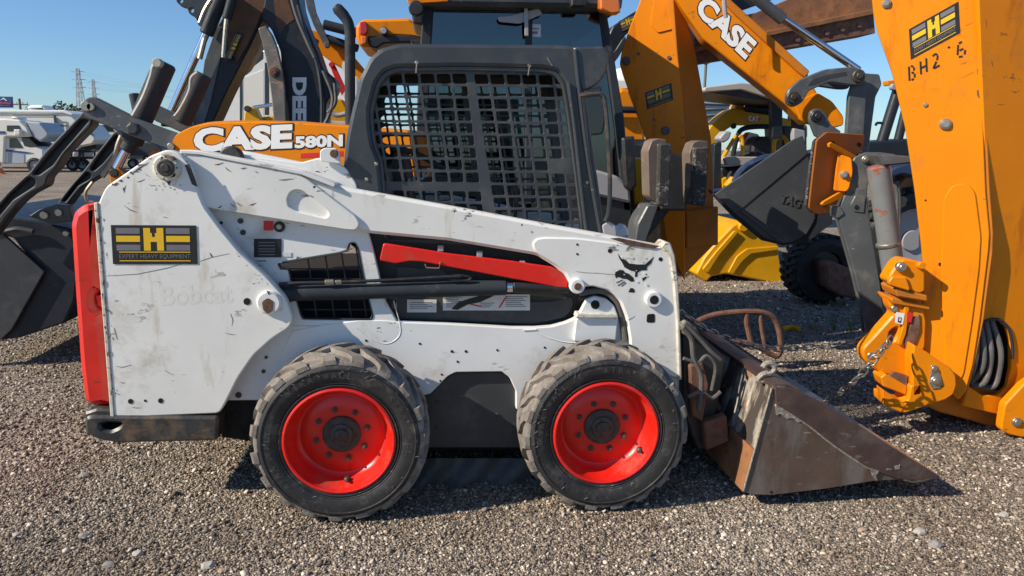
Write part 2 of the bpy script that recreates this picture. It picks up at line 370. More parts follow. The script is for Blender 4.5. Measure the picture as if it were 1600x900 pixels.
# ================================================================== GROUND
def ground_mat():
    m = bpy.data.materials.new('gravel_ground'); m.use_nodes = True; t = m.node_tree; N = t.nodes; L = t.links; b = N['Principled BSDF']
    tc = N.new('ShaderNodeTexCoord'); b.inputs['Roughness'].default_value = .95; b.inputs['Specular IOR Level'].default_value = .2
    def vor(s):
        v = N.new('ShaderNodeTexVoronoi'); v.inputs['Scale'].default_value = s; L.new(tc.outputs['Object'], v.inputs['Vector']); return v
    def noi(s, d=5):
        v = N.new('ShaderNodeTexNoise'); v.inputs['Scale'].default_value = s; v.inputs['Detail'].default_value = d; L.new(tc.outputs['Object'], v.inputs['Vector']); return v
    v = vor(95); v2 = vor(33)
    sep = N.new('ShaderNodeSeparateColor'); L.new(v.outputs['Color'], sep.inputs[0])
    cr = N.new('ShaderNodeValToRGB'); L.new(sep.outputs[0], cr.inputs[0])
    e = cr.color_ramp.elements; e[0].color = (.14, .12, .10, 1); e[1].color = (.62, .56, .48, 1)
    k = e.new(.5); k.color = (.30, .264, .226, 1); k = e.new(.8); k.color = (.43, .382, .328, 1)
    mx = N.new('ShaderNodeMix'); mx.data_type = 'RGBA'; mx.blend_type = 'MULTIPLY'; mx.inputs[0].default_value = 1
    cr2 = N.new('ShaderNodeValToRGB'); L.new(noi(.8, 6).outputs['Fac'], cr2.inputs[0])
    e = cr2.color_ramp.elements; e[0].position = .3; e[0].color = (.62, .55, .47, 1); e[1].position = .7; e[1].color = (1.0, .95, .88, 1)
    L.new(cr.outputs[0], mx.inputs[6]); L.new(cr2.outputs[0], mx.inputs[7]); L.new(mx.outputs[2], b.inputs['Base Color'])
    ad = N.new('ShaderNodeMath'); ad.operation = 'ADD'; L.new(v.outputs['Distance'], ad.inputs[0]); L.new(v2.outputs['Distance'], ad.inputs[1])
    bp = N.new('ShaderNodeBump'); bp.inputs['Strength'].default_value = .9; bp.inputs['Distance'].default_value = .012; bp.invert = True
    L.new(ad.outputs[0], bp.inputs['Height']); L.new(bp.outputs[0], b.inputs['Normal'])
    return m
g = ob('ground', ([Vector((-900, -30, 0)), Vector((900, -30, 0)), Vector((900, 1500, 0)), Vector((-900, 1500, 0))], [(0, 1, 2, 3)], 0), ground_mat(), org=(0, 0, 0), kind='structure')
def stone_mat():
    m = bpy.data.materials.new('crushed_stone'); m.use_nodes = True; t = m.node_tree; N = t.nodes; L = t.links; b = N['Principled BSDF']
    b.inputs['Roughness'].default_value = .9; b.inputs['Specular IOR Level'].default_value = .25
    gi = N.new('ShaderNodeNewGeometry'); cr = N.new('ShaderNodeValToRGB'); L.new(gi.outputs['Random Per Island'], cr.inputs[0])
    e = cr.color_ramp.elements; e[0].color = (.09, .078, .068, 1); e[1].color = (.88, .82, .72, 1)
    for p, c in ((.2, (.15, .134, .117)), (.42, (.26, .229, .196)), (.60, (.35, .312, .268)), (.70, (.32, .245, .19)), (.82, (.48, .44, .38)), (.93, (.62, .57, .50))):
        k = e.new(p); k.color = (*c, 1)
    tc = N.new('ShaderNodeTexCoord'); nz = N.new('ShaderNodeTexNoise'); nz.inputs['Scale'].default_value = .9; nz.inputs['Detail'].default_value = 6; nz.inputs['Roughness'].default_value = .65
    L.new(tc.outputs['Object'], nz.inputs['Vector']); c2 = N.new('ShaderNodeValToRGB'); L.new(nz.outputs['Fac'], c2.inputs[0])
    e = c2.color_ramp.elements; e[0].position = .34; e[0].color = (.66, .58, .50, 1); e[1].position = .66; e[1].color = (1.02, .96, .89, 1)
    mx = N.new('ShaderNodeMix'); mx.data_type = 'RGBA'; mx.blend_type = 'MULTIPLY'; mx.inputs[0].default_value = 1
    L.new(cr.outputs[0], mx.inputs[6]); L.new(c2.outputs[0], mx.inputs[7]); L.new(mx.outputs[2], b.inputs['Base Color']); return m
m_stone = stone_mat()
def ico():
    p = (1+5**.5)/2
    v = np.array([(-1, p, 0), (1, p, 0), (-1, -p, 0), (1, -p, 0), (0, -1, p), (0, 1, p), (0, -1, -p), (0, 1, -p), (p, 0, -1), (p, 0, 1), (-p, 0, -1), (-p, 0, 1)])
    f = np.array([(0, 11, 5), (0, 5, 1), (0, 1, 7), (0, 7, 10), (0, 10, 11), (1, 5, 9), (5, 11, 4), (11, 10, 2), (10, 7, 6), (7, 1, 8), (3, 9, 4), (3, 4, 2), (3, 2, 6), (3, 6, 8), (3, 8, 9), (4, 9, 5), (2, 4, 11), (6, 2, 10), (8, 6, 7), (9, 8, 1)])
    return v/np.linalg.norm(v[0]), f
def gravel(n, h0, h1, smin, smax, pw):
    """n stones scattered over the yard between the distances h0 and h1 from the photographer"""
    Hh = np.sqrt(rng.uniform(h0**2, h1**2, n)); az = rng.uniform(-.72, .74, n)+YAW
    c = np.stack([CAM.x+Hh*np.sin(az), CAM.y+Hh*np.cos(az), np.zeros(n)], 1)
    s = smin+(smax-smin)*rng.random(n)**pw
    iv, f = ico()
    V = iv[None]*(1+rng.normal(0, .16, (n, 12, 1)))
    V = V*(s[:, None, None]*np.stack([rng.uniform(.75, 1.3, n), rng.uniform(.65, 1.0, n), rng.uniform(.45, .8, n)], 1)[:, None, :])
    a = rng.uniform(0, 6.283, n); ca, sa = np.cos(a), np.sin(a)
    V = np.stack([V[..., 0]*ca[:, None]-V[..., 1]*sa[:, None], V[..., 0]*sa[:, None]+V[..., 1]*ca[:, None], V[..., 2]], -1)
    ti = rng.normal(0, .35, n)[:, None]; V[..., 2] += V[..., 0]*ti
    V += c[:, None, :]; V[..., 2] += (s*rng.uniform(-.05, .45, n))[:, None]
    Fc = f[None]+np.arange(n)[:, None, None]*12
    return V.reshape(-1, 3), Fc.reshape(-1, 3)
def heap(cx, cy, n, sp):
    V, Fc = gravel(n, 2.5, 4, .004, .010, 2.); V = V.reshape(n, 12, 3); o_ = V.mean(1); a = rng.uniform(0, 6.283, n); r_ = rng.random(n)**.7
    t = np.stack([cx+np.cos(a)*r_*sp[0], cy+np.sin(a)*r_*sp[1], o_[:, 2]+(1-r_)*.022*rng.random(n)], 1); V += (t-o_)[:, None, :]; return V.reshape(-1, 3), Fc
_x0, _x1 = P(530, 694, 0).x, P(948, 682, 0).x
parts = [gravel(84000, 2.35, 4.3, .003, .0088, 2.4), gravel(46000, 4.2, 8.0, .006, .014, 2.), gravel(14000, 7.8, 14, .012, .026, 2.), gravel(7000, 2.35, 5, .006, .014, 1.6), gravel(700, 2.35, 5, .010, .019, 2.5)]
for _x in (_x0, _x1):
    for _y in (.0, 1.5): parts.append(heap(_x, _y+.12, 900, (.24, .22)))
V = np.concatenate([p[0] for p in parts]); off = 0; FF = []
for p in parts: FF.append(p[1]+off); off += len(p[0])
FF = np.concatenate(FF)
me = bpy.data.meshes.new('gravel'); me.vertices.add(len(V)); me.vertices.foreach_set('co', V.ravel())
me.loops.add(FF.size); me.loops.foreach_set('vertex_index', FF.ravel().astype(np.int32))
me.polygons.add(len(FF)); me.polygons.foreach_set('loop_start', np.arange(0, FF.size, 3, dtype=np.int32)); me.polygons.foreach_set('loop_total', np.full(len(FF), 3, dtype=np.int32))
me.update(calc_edges=True); me.materials.append(m_stone)
go = bpy.data.objects.new('gravel', me); scn.collection.objects.link(go)
tag(go, 'loose grey and tan crushed gravel covering the equipment yard', 'gravel', None, 'stuff')
# ================================================================== WHEELS
m_moulded2 = mat('scuffed_rubber', (.22, .205, .19), .85, var=.3, vs=30)
m_nut = mat('rusty_lug_nut', (.13, .085, .06), .5, .5, var=.4, vs=60)
def make_wheel(parent, org):
    o = Vector(org); Yp = Vector((0, 1, 0))
    rim = [(.240, .012), (.240, .004), (.232, .0), (.226, .003), (.222, .028), (.208, .045), (.206, .078), (.190, .098), (.183, .103), (.180, .103), (.176, .099), (.10, .099), (.001, .099)]
    wh = ob('wheel', lathe(rim, o, Yp, 64, 0, False), m_redp, parent, org=o, ang=50)
    V, Fc, _ = lathe([(.225, .035), (.236, .016), (.246, .006), (.252, .004), (.256, .010), (.262, .004), (.265, .006), (.275, .000), (.30, -.006), (.322, -.005), (.324, -.0085), (.328, -.0085), (.330, -.003), (.343, .004), (.350, .006), (.356, .010), (.364, .03), (.367, .10), (.367, .16), (.364, .23), (.35, .248), (.325, .258), (.28, .262), (.24, .25), (.225, .23)], o, Yp, 80, 0, False)
    side = (V, [f for i, f in enumerate(Fc) if i//80 < 13 or i//80 > 19], 0); crown = (V, [f for i, f in enumerate(Fc) if 13 <= i//80 <= 19], 1)
    gs = [side, crown]
    N_ = 19; r2 = random.Random(3)
    for sd in (0, 1):
        for k in range(N_):
            a0 = 2*math.pi*(k+.5*sd)/N_
            st = [(.001, .350, .0, .070), (.003, .366, .0, .070), (.020, .378, .01, .066), (.055, .3835, .09, .068), (.085, .385, .20, .068), (.115, .3855, .25, .064), (.150, .385, .33, .050)]
            VV = []; j1 = r2.uniform(-.006, .006)
            for y, rr, ph, hw in st:
                y2 = y if sd == 0 else .258-y
                for s_, rb in ((-1.2, .352 if y > .002 else .346), (-1, rr+j1*.3), (1, rr+j1*.3), (1.2, .352 if y > .002 else .346)):
                    a = a0+ph+s_*hw+j1; VV.append(o+Vector((rb*math.cos(a), y2, rb*math.sin(a))))
            ff = []
            for i in range(len(st)-1):
                for q in range(3):
                    f = (i*4+q, i*4+q+1, i*4+q+5, i*4+q+4); ff.append(f if sd else f[::-1])
            e = (len(st)-1)*4; f = (e, e+1, e+2, e+3); ff.append(f if sd else f[::-1]); f = (3, 2, 1, 0); ff.append(f if sd else f[::-1])
            gs.append((VV, ff, 1))
    ty = ob('tyre', gs, [m_tyre, m_tread], wh, ang=40)
    # embossed words on the sidewall
    fr = Fr(o, (0, -1, 0)); eg = []
    for word, mid in (('XTRA-WALL', 105), ('XTRA-WALL', 15), ('XTRA-WALL', 195)):
        for i, ch in enumerate(word):
            if ch == '-': continue
            a = R(mid+26-6.5*i); rr = .288; c = Vector((rr*math.cos(a), rr*math.sin(a))); rad = c.normalized(); tg = Vector((rad.y, -rad.x))
            A = c-tg*.011; eg.append(text_ab(ch, fr, A, A+tg*.022, A+rad*.024, .0065, 0, .01))
    ob('sidewall_lettering', eg, m_moulded, wh)
    r3 = random.Random(11); sg = []
    for k in range(34):
        a = R(r3.choice((r3.uniform(60, 150), r3.uniform(60, 150), r3.uniform(0, 360)))); r0 = r3.uniform(.300, .342); r1 = min(.347, r0+r3.uniform(.004, .022)); da = r3.uniform(-.05, .05); wd = r3.uniform(.002, .006)
        sg.append(prism([(r0*math.cos(a-wd), r0*math.sin(a-wd)), (r1*math.cos(a+da), r1*math.sin(a+da)), (r0*math.cos(a+wd), r0*math.sin(a+wd))], fr, .002, 0, .0095))
    ob('sidewall_scuff', sg, m_moulded2, wh, kind='stuff')
    ob('hub', [lathe([(.083, .100), (.083, .090), (.078, .086), (.052, .085), (.050, .080), (.046, .078), (.03, .078), (.028, .070), (.020, .066), (.001, .066)], o, Yp, 32, 0, False)], m_grease, wh)
    for k in range(8):
        a = 2*math.pi*(k+.3)/8; c = o+Vector((.115*math.cos(a), .099, .115*math.sin(a)))
        ob('lug_nut', [lathe([(.014, .0), (.014, -.006), (.0105, -.008), (.0105, -.018), (.006, -.020), (.006, -.028), (.001, -.029)], c, Yp, 6, 0, False)], m_nut, wh)
    c = o+Vector((.205*math.cos(R(-84)), .070, .205*math.sin(R(-84))))
    ob('valve', [lathe([(.013, .0), (.013, -.02), (.007, -.024), (.006, -.04), (.001, -.041)], c, (-.02, 1, -.35), 12, 0, False), lathe([(.017, 0), (.017, -.008), (.001, -.009)], c, Yp, 12, 0, False)], m_grease, wh)
    return wh
# ================================================================== SKID STEER
SK = root('skid_steer_loader', (.5, .75, 0), 'white compact skid steer loader with black cab and red wheels', 'skid steer')
YU, YA, YB, YC = .24, .295, .335, .40
NV = Vector((0, -1, 0))
wf = make_wheel(SK, (0, .0, .385)); 
pf = P(948, 682, 0.0); FWX = pf.x
pr = P(530, 694, 0.0); dx = pr.x
wf.location = Vector((pr.x, 0, .383))-WL[SK.name]
w2 = copy_tree(wf, SK); w2.location = Vector((FWX, 0.0, .383))-WL[SK.name]; w2.rotation_euler.y = R(-52)
for x, sp in ((pr.x, 40), (FWX, 100)):
    w3 = copy_tree(wf, SK); w3.location = Vector((x, 1.52, .383))-WL[SK.name]; w3.rotation_euler = (0, R(sp), math.pi)
fu = F(YU)
# rear upright
upo = [(153, 318), (165, 292), (200, 268), (235, 243), (262, 233), (282, 240), (297, 258), (305, 290), (318, 322), (342, 355), (375, 395), (418, 434), (446, 466), (457, 497), (453, 511), (425, 529), (396, 555), (372, 590), (352, 630), (343, 646), (178, 653)]
g = plate(upo, fu, .05, .006, 8)
up1 = ob('upright', g, m_white, SK); ob('upright', shift(g, (0, .99, 0)), m_white, SK)
ob('edge_trim', plate([(147, 317), (153, 316), (179, 652), (173, 652)], fu, .30, .003, 1, .004), m_edge, up1)
b1 = ob('pivot_boss', [boss(fu.at(262, 262), NV, .056, .022)], m_edge, up1)
ob('pivot_pin', [boss(fu.at(262, 262, .02), NV, .036, .012), boss(fu.at(262, 262, .03), NV, .018, .008, k=8)], m_grease, up1)
ob('grease_smear', [flat([(289, 258), (296, 256), (306, 282), (309, 292), (300, 288)], fu, .002), flat([(258, 280), (268, 282), (264, 290)], fu, .002)], m_grease, up1)
ob('cylinder_boss', [boss(fu.at(421, 472), NV, .053, .020)], m_white2, up1)
ob('rust_patch', [plate(rnd([(411, 470), (420, 464), (429, 469), (428, 484), (420, 489), (413, 483)], 3), fu, .002, 0, 0, .0225), flat([(418, 453), (424, 454), (421, 459)], fu, .022)], m_rustpin, up1)
ob('bolt_hole', [flat(circ(386, 471, 5.5), fu, .002)]+[flat(circ(x, y, r_, 10), fu, .002) for x, y, r_ in ((204, 627, 4), (227, 626, 2), (251, 626, 4))], m_hole, up1)
decal(fu, (177, 412.5), (309, 412.5), (173.5, 351.5), up1)
ob('faded_lettering', text('Bobcat', fu, (252, 478), (364, 473), (250, 447), .0004, .0002, .03), m_faint, up1)
# scratches on the upright, each a shallow scuff with a shape of its own
def scuff(pts, fr, wd=1.2, pr=.0012):
    wd *= .7; n_ = len(pts)-1; e_ = [.15 if i in (0, n_) else 1 for i in range(n_+1)]
    if n_ == 1: pts = [pts[0], ((pts[0][0]*.6+pts[1][0]*.4), (pts[0][1]*.6+pts[1][1]*.4)+.8), pts[1]]; e_ = [.15, 1, .15]
    l = [(x, y-wd*k*random.uniform(.3, 1)) for (x, y), k in zip(pts, e_)]; r_ = [(x+random.uniform(-.5, .5), y+wd*k*random.uniform(.3, 1)) for (x, y), k in zip(pts, e_)]
    return flat(l+r_[::-1], fr, pr)
sc = [scuff([(165, 431), (215, 428), (260, 419), (285, 412)], fu, .7), scuff([(194, 321), (203, 328), (215, 332)], fu, 1.4), scuff([(192, 293), (194, 298), (196, 290)], fu, 5),
      scuff([(328, 395), (333, 402)], fu, 3), scuff([(312, 408), (330, 402), (358, 396)], fu, .5), scuff([(181, 572), (190, 574), (205, 570)], fu, .9), scuff([(187, 597), (196, 598)], fu, .9),
      scuff([(180, 613), (188, 617)], fu, 1), scuff([(258, 578), (264, 583), (272, 586)], fu, .6), scuff([(205, 490), (209, 490)], fu, 1.2), scuff([(178, 470), (184, 469)], fu, 1),
      scuff([(352, 520), (368, 523)], fu, .8), scuff([(225, 270), (236, 277)], fu, .8), scuff([(232, 288), (244, 290)], fu, .7), scuff([(255, 338), (262, 340)], fu, .8), scuff([(206, 636), (220, 637)], fu, .7),
      scuff([(205, 272), (218, 262), (232, 254)], fu, 2.2), scuff([(214, 284), (226, 280)], fu, 1.2), scuff([(178, 512), (183, 530)], fu, 2), scuff([(362, 508), (364, 500), (360, 490)], fu, 1)]
ob('scratch', sc, m_grease, up1)
r6 = random.Random(8); ew = []
def blot(x, y, sx, sy, fr, pr):
    n = r6.randint(6, 9); return flat([(x+sx*math.cos(6.283*i/n)*r6.uniform(.45, 1.1), y+sy*math.sin(6.283*i/n)*r6.uniform(.45, 1.1)) for i in range(n)], fr, pr)
for k in range(46):                                                # chipped paint along the exposed edges
    t_ = r6.random()
    if k < 22: y = 320+330*t_; x = 149.5+(y-318)*26/335+r6.uniform(-1, 6); ew.append(blot(x, y, r6.uniform(.5, 1.6), r6.uniform(1, 5), fu, .0052))
    elif k < 38: x = 168+72*t_; y = 293-(x-165)*.70+r6.uniform(1, 9); ew.append(blot(x, y, r6.uniform(1, 5), r6.uniform(.6, 2), fu, .0012))
    else: x = 344+110*t_; y = 357+(x-344)*1.02+r6.uniform(-2, 2)-4*abs(t_-.5); ew.append(blot(x-8, y+6, r6.uniform(.5, 2), r6.uniform(.5, 1.6), fu, .0012))
ob('edge_wear', ew, m_rustpin, up1, kind='stuff')
ob('boss_grime', [blot(262+17*math.cos(a), 262+17*math.sin(a), r6.uniform(1, 3), r6.uniform(1, 3), fu, .0225) for a in [r6.uniform(0, 6.28) for _ in range(12)]]+[blot(262+r6.uniform(-22, 24), 286+r6.uniform(-4, 16), r6.uniform(.5, 2.2), r6.uniform(.4, 1), fu, .0014) for _ in range(16)], m_grease, up1, kind='stuff')
# red tail gate
tgp = [(107, 352), (112, 332), (126, 321), (149, 315), (152, 395), (157, 455), (147, 459), (146, 480), (160, 487), (166, 560), (172, 634), (142, 637), (129, 629), (122, 572), (114, 460)]
ob('tailgate', plate(tgp, F(YU+.035), .92, .03, 6), m_red, SK)
ob('tail_light', plate([(149, 462), (158, 461), (160, 482), (152, 478)], F(YU+.05), .03, .003, 1), m_redp, SK)
ob('tailgate_gap_shade', plate([(148, 322), (158, 322), (182, 640), (168, 640)], F(YU+.06), .86, .004, 2), m_black, SK)  # black strip stands in for the dark gap beside the tailgate
# bumper
bf = F(YU-.012)
ob('bumper', [plate([(132, 653), (140, 650), (341, 651), (340, 689), (182, 693), (150, 687), (132, 676)], bf, 1.02, .012, 6, holes=[[(155, 664), (168, 661), (190, 662), (186, 668), (172, 674), (158, 671)]]),
              plate([(131, 645), (150, 639), (182, 640), (182, 653), (140, 657), (131, 656)], F(YU+.01), .98, .01, 3)], m_bump, SK)
# white engine side panel with a real vent opening
fb = F(YB)
vent = [(434, 411), (437, 419), (450, 419), (456, 446), (470, 494), (474, 499), (580, 500), (583, 494), (570, 442), (560, 388), (555, 379), (547, 379), (543, 391), (530, 395), (440, 410)]
body = ob('body_panel', plate([(300, 262), (470, 285), (572, 350), (586, 400), (602, 470), (622, 505), (628, 520), (640, 560), (640, 624), (345, 626), (345, 560), (300, 400)], fb, .03, .005, 3, holes=[vent]), m_white2, SK)
vg = []
for x in (478, 506, 532, 556): vg.append(plate([(x-1.2, 385), (x+1.2, 385), (x+19.2, 505), (x+16.8, 505)], F(YB+.035), .006, .001, 0))
for y in (420, 436, 452, 468, 484): vg.append(plate(rect(440, y-1, 590, y+1), F(YB+.043), .006, .001, 0))
ob('vent_grille', vg, m_black, body)
ob('vent_frame', plate(rnd(vent, 3), F(YB+.002), .03, .003, 0, .006, holes=[[(x+(510-x)*.03, y+(445-y)*.04) for x, y in vent]]), m_black, body)
ob('serial_plate', [flat(rect(397, 373, 440, 402), fb, .003, 0)]+[flat(rect(404, y, 430, y+1.5), fb, .004, 1) for y in (378, 383, 388, 392, 397)]+[flat(rect(399, 404, 441, 411), fb, .003, 2), flat(rect(442, 394, 455, 401), fb, .003, 2)]+
   [flat(rect(402, 406.5, 416, 408.5), fb, .004, 1)], [m_ink, m_dgrey, m_label], body)
ob('warning_badge', [flat(rect(412, 345, 427, 360), fb, .003, 0), boss(fb.at(437, 354), NV, .024, .014, mi=1), boss(fb.at(437, 354, .012), NV, .012, .006, mi=2)], [m_dred, m_black, m_steel], body)
ob('panel_bolt', [boss(fb.at(x, y), NV, r_, .008) for x, y, r_ in ((376, 345, .012), (380, 363, .012), (373, 617, .014), (416, 558, .007), (412, 580, .009), (346, 348, .007))], m_grease, body)
ob('panel_scratch', [scuff([(x, y), (x+dx_, y+dy_)], fb, wd) for x, y, dx_, dy_, wd in ((495, 513, 12, 3, .6), (510, 517, 14, 5, .7), (530, 510, 10, 7, .6), (548, 512, 20, 12, .7), (556, 516, 28, 17, .8), (575, 525, 20, 14, .6), (590, 530, 16, 12, .6), (520, 524, 10, 3, .5), (455, 509, 80, -2, .7), (500, 506, 90, 2, .5), (600, 470, 4, 10, .8), (586, 440, 6, 14, .8))], m_grease, body)
ob('wheel_arch_shade', plate([(340, 622), (455, 622), (455, 700), (345, 684)], F(YB+.01), .5, .01, 3), m_hole, SK)  # near-black block paints the shade of the wheel arch cavity
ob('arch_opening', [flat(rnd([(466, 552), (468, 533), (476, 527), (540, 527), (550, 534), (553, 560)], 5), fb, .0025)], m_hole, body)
# lower frame
ff_ = F(YB-.004)
fr1 = ob('chassis_frame', plate([(430, 570), (456, 516), (500, 508), (560, 500), (604, 500), (622, 503), (700, 506), (800, 512), (836, 512), (862, 510), (884, 504), (898, 498), (905, 488), (967, 490), (972, 528), (1062, 528), (1062, 640), (806, 640), (806, 612), (796, 590), (784, 581), (712, 582), (700, 588), (672, 616), (640, 622), (430, 622)], ff_, .04, .005, 3), m_white2, SK)
ob('frame_hole', [flat(circ(x, y, r_, 10), ff_, .002) for x, y, r_ in ((656, 537, 1.8), (706, 549, 2.2), (728, 549, 2.2), (777, 547, 1.8), (715, 565, 1.8), (851, 543, 1.7), (690, 585, 1.6), (688, 595, 1.6), (572, 532, 1.8), (1046, 568, 1.5))], m_hole, fr1)
ob('weld_seam', [tube([ff_.at(*q) for q in ((556, 512), (575, 526), (600, 537), (618, 531), (626, 514), (615, 470))], .0022, 6), tube([ff_.at(*q) for q in ((838, 519), (855, 527), (880, 534), (900, 536))], .0025, 6), tube([ff_.at(*q) for q in ((818, 516), (838, 515))], .0045, 6)], m_white, fr1)
ob('lower_skirt', plate([(640, 622), (672, 616), (700, 588), (712, 582), (784, 581), (796, 590), (806, 612), (812, 672), (830, 700), (640, 700)], F(YB+.03), .03, .005, 4), m_cab, SK)
sk_ = SK.children[-1]
ob('skirt_bolt', [boss(F(YB+.03).at(x, y), NV, .010, .006) for x, y in ((683, 628), (683, 668), (777, 648))], m_grease, sk_)
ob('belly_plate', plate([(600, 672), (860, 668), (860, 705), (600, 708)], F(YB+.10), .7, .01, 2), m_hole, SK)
# hanging sheet under the belly
V = []; nn = 26
for j in range(5):
    for i in range(nn):
        x = 640+i*7.6; y = 716+j*12.8-(i*.30)*(j/4)+(math.sin(i*1.3)*2+math.sin(i*.55+1)*3)*(j/4)**2
        V.append(P(x, y, YB+.05+.02*math.sin(i*.7+j)-.05*j/4))
ob('belly_sheet', (V, [(j*nn+i, (j+1)*nn+i, (j+1)*nn+i+1, j*nn+i+1) for j in range(4) for i in range(nn-1)], 0), m_tarp, SK)
# core that fills the inside of the machine
core = P(360, 600, .5), P(1040, 600, .5)
ob('engine_bay', [box(P(330, 500, .5).x, P(600, 500, .5).x, .47, 1.05, .30, 1.05), box(P(600, 500, .5).x, P(1040, 500, .5).x, .47, 1.05, .22, .86)], m_hole, SK)
# dark panels behind the cylinder
fd = F(.41)
dk = ob('side_cover', plate([(572, 362), (700, 372), (850, 402), (905, 440), (975, 462), (990, 540), (880, 520), (835, 520), (610, 512)], fd, .04, .004, 3), m_black, SK)
ob('cover_panel', plate([(618, 415), (690, 420), (700, 428), (745, 470), (860, 470), (895, 462), (898, 478), (885, 497), (835, 508), (618, 500)], F(.405), .03, .006, 5), m_cab, dk)
ob('safety_label', [flat(rect(636, 468, 682, 488), F(.40), .001, 0), flat(rect(692, 460, 828, 485), F(.40), .001, 0)]+[flat(rect(x, y, x+w_, y+1.1), F(.40), .002, 1) for x, y, w_ in
   [(640, 472+3*i, 36-(i % 2)*8) for i in range(4)]+[(790, 463+3*i, 34-(i*7 % 11)) for i in range(6)]+[(697, 464+3*i, 24-(i*5 % 9)) for i in range(6)]+[(750, 473+3*i, 22-(i*3 % 8)) for i in range(3)]]+
   [flat([(705, 483), (716, 472), (735, 466), (757, 460), (772, 462), (750, 472), (730, 476), (715, 484)], F(.40), .0028, 2), flat([(779, 480), (781, 481), (793, 463), (791, 462)], F(.40), .0028, 3), flat([(735, 474), (752, 478), (751, 480), (735, 476)], F(.40), .0028, 3)], [m_label, m_dgrey, m_ink, m_dred], dk)
# lift arm
fa = F(YA)
armo = [(284, 236), (312, 239), (470, 270), (520, 289), (560, 297), (700, 322), (850, 350), (940, 366), (1000, 378), (1034, 384), (1040, 378), (1048, 381), (1054, 400), (1059, 440), (1062, 500), (1064, 592), (1052, 592), (985, 560), (984, 528), (978, 496), (968, 470), (950, 454), (925, 447), (905, 450), (888, 446), (882, 430), (866, 416), (838, 399), (700, 376), (578, 365), (555, 360), (500, 352), (345, 330), (318, 325), (304, 290), (296, 256)]
g = plate(armo, fa, .09, .014, 6)
arm = ob('lift_arm', g, m_white, SK); ob('lift_arm', shift(g, (0, .80, 0)), m_white, SK)
fa2 = F(YA-.016)
ob('arm_gusset', plate([(288, 240), (312, 243), (466, 272), (480, 280), (556, 338), (562, 350), (556, 360), (540, 359), (345, 329), (320, 323), (306, 288)], fa2, .02, .004, 5,
   holes=[[(448, 311), (453, 300), (463, 296), (474, 299), (512, 330), (514, 337), (508, 341), (462, 330), (450, 322)]]), m_white, arm)
ob('arm_pocket', plate([(440, 290), (520, 290), (520, 346), (440, 346)], fa, .004, 0, 0, .001), m_white, arm)
ob('arm_top_flange', plate([(280, 234), (312, 236), (472, 267), (524, 287), (522, 293), (470, 273), (312, 242), (282, 240)], F(YA-.022), .14, .003, 2), m_white, arm)
frontp = [(834, 390), (832, 380), (838, 373), (852, 371), (900, 372), (1000, 384), (1036, 388), (1050, 386), (1057, 440), (1060, 500), (1062, 590), (1052, 590), (987, 560), (985, 528), (980, 496), (970, 470), (952, 454), (925, 447), (906, 449), (890, 440), (884, 426), (868, 414), (842, 398)]
fpl = ob('arm_front_plate', plate(frontp, F(YA-.010), .02, .006, 5), m_white, arm)
ob('arm_front_edge', plate([(1032, 386), (1040, 377), (1048, 380), (1055, 400), (1060, 440), (1063, 500), (1066, 594), (1060, 594), (1057, 500), (1052, 440), (1046, 402)], F(YA-.02), .11, .006, 3), m_edge, arm)
ob('rust_patch', [plate([(952, 372), (966, 371), (1030, 384), (1020, 388), (985, 383)], F(YA-.002), .003, 0, 0, .0135)], m_rustpin, arm)
fq = F(YA-.010)
ob('pin_boss', [boss(fq.at(901, 446), NV, .036, .026), boss(fq.at(1020, 467), NV, .040, .022)], m_white2, arm)
ob('boss_hole', [boss(fq.at(901, 446, .026), NV, .017, .004, mi=1), boss(fq.at(1020, 467, .022), NV, .023, .002)], [m_hole, m_rustpin], arm)
ob('arm_hole', [flat(circ(x, y, r_, 12), fq, .0015) for x, y, r_ in ((902, 382, 1.8), (902, 397, 1.8), (953, 392, 3.4), (1032, 405, 3.2))]+[flat(rnd([(1011, 491), (1023, 490), (1023, 504), (1010, 504)], 3), fq, .0015)]+
   [flat(circ(x, y, r_, 8), fa, .016) for x, y, r_ in ((480, 271, 2), (492, 292, 2), (710, 330, 1.5), (815, 351, 1.5))], m_hole, arm)
# animal head emblem, worn
q = lambda pts: flat([(540+x/2.961, 300+y/2.961) for x, y in pts], fq, .0015)
ob('animal_emblem', [q([(1260, 285), (1272, 305), (1300, 318), (1310, 330), (1350, 335), (1385, 335), (1400, 322), (1425, 300), (1412, 330), (1395, 345), (1392, 362), (1368, 362), (1352, 372), (1348, 392), (1338, 392), (1340, 368), (1315, 362), (1290, 348), (1278, 325), (1265, 305)]),
   q([(1248, 370), (1270, 360), (1285, 362), (1292, 372), (1310, 378), (1330, 395), (1335, 412), (1320, 415), (1300, 402), (1280, 400), (1262, 392), (1250, 398), (1246, 385)]),
   q([(1372, 398), (1384, 394), (1392, 376), (1394, 392), (1384, 405), (1374, 412)]), q([(1308, 462), (1318, 444), (1330, 445), (1338, 456), (1334, 465), (1318, 464)]),
   q([(1252, 418), (1280, 405), (1281, 408), (1253, 421)]), q([(1258, 432), (1290, 412), (1291, 415), (1260, 435)]), q([(1275, 435), (1296, 418), (1297, 421), (1277, 437)])], m_ink, arm)
r5 = random.Random(4); fl_ = []
for k in range(15):
    x, y = r5.uniform(964, 1014), r5.uniform(398, 456); s_ = r5.uniform(.7, 2.2); fl_.append(flat([(x-s_, y), (x-s_*.2, y-s_*.8), (x+s_*1.3, y-s_*.3), (x+s_*.5, y+s_*.7)], fq, .0028))
ob('emblem_wear', fl_, m_white, arm, kind='stuff')
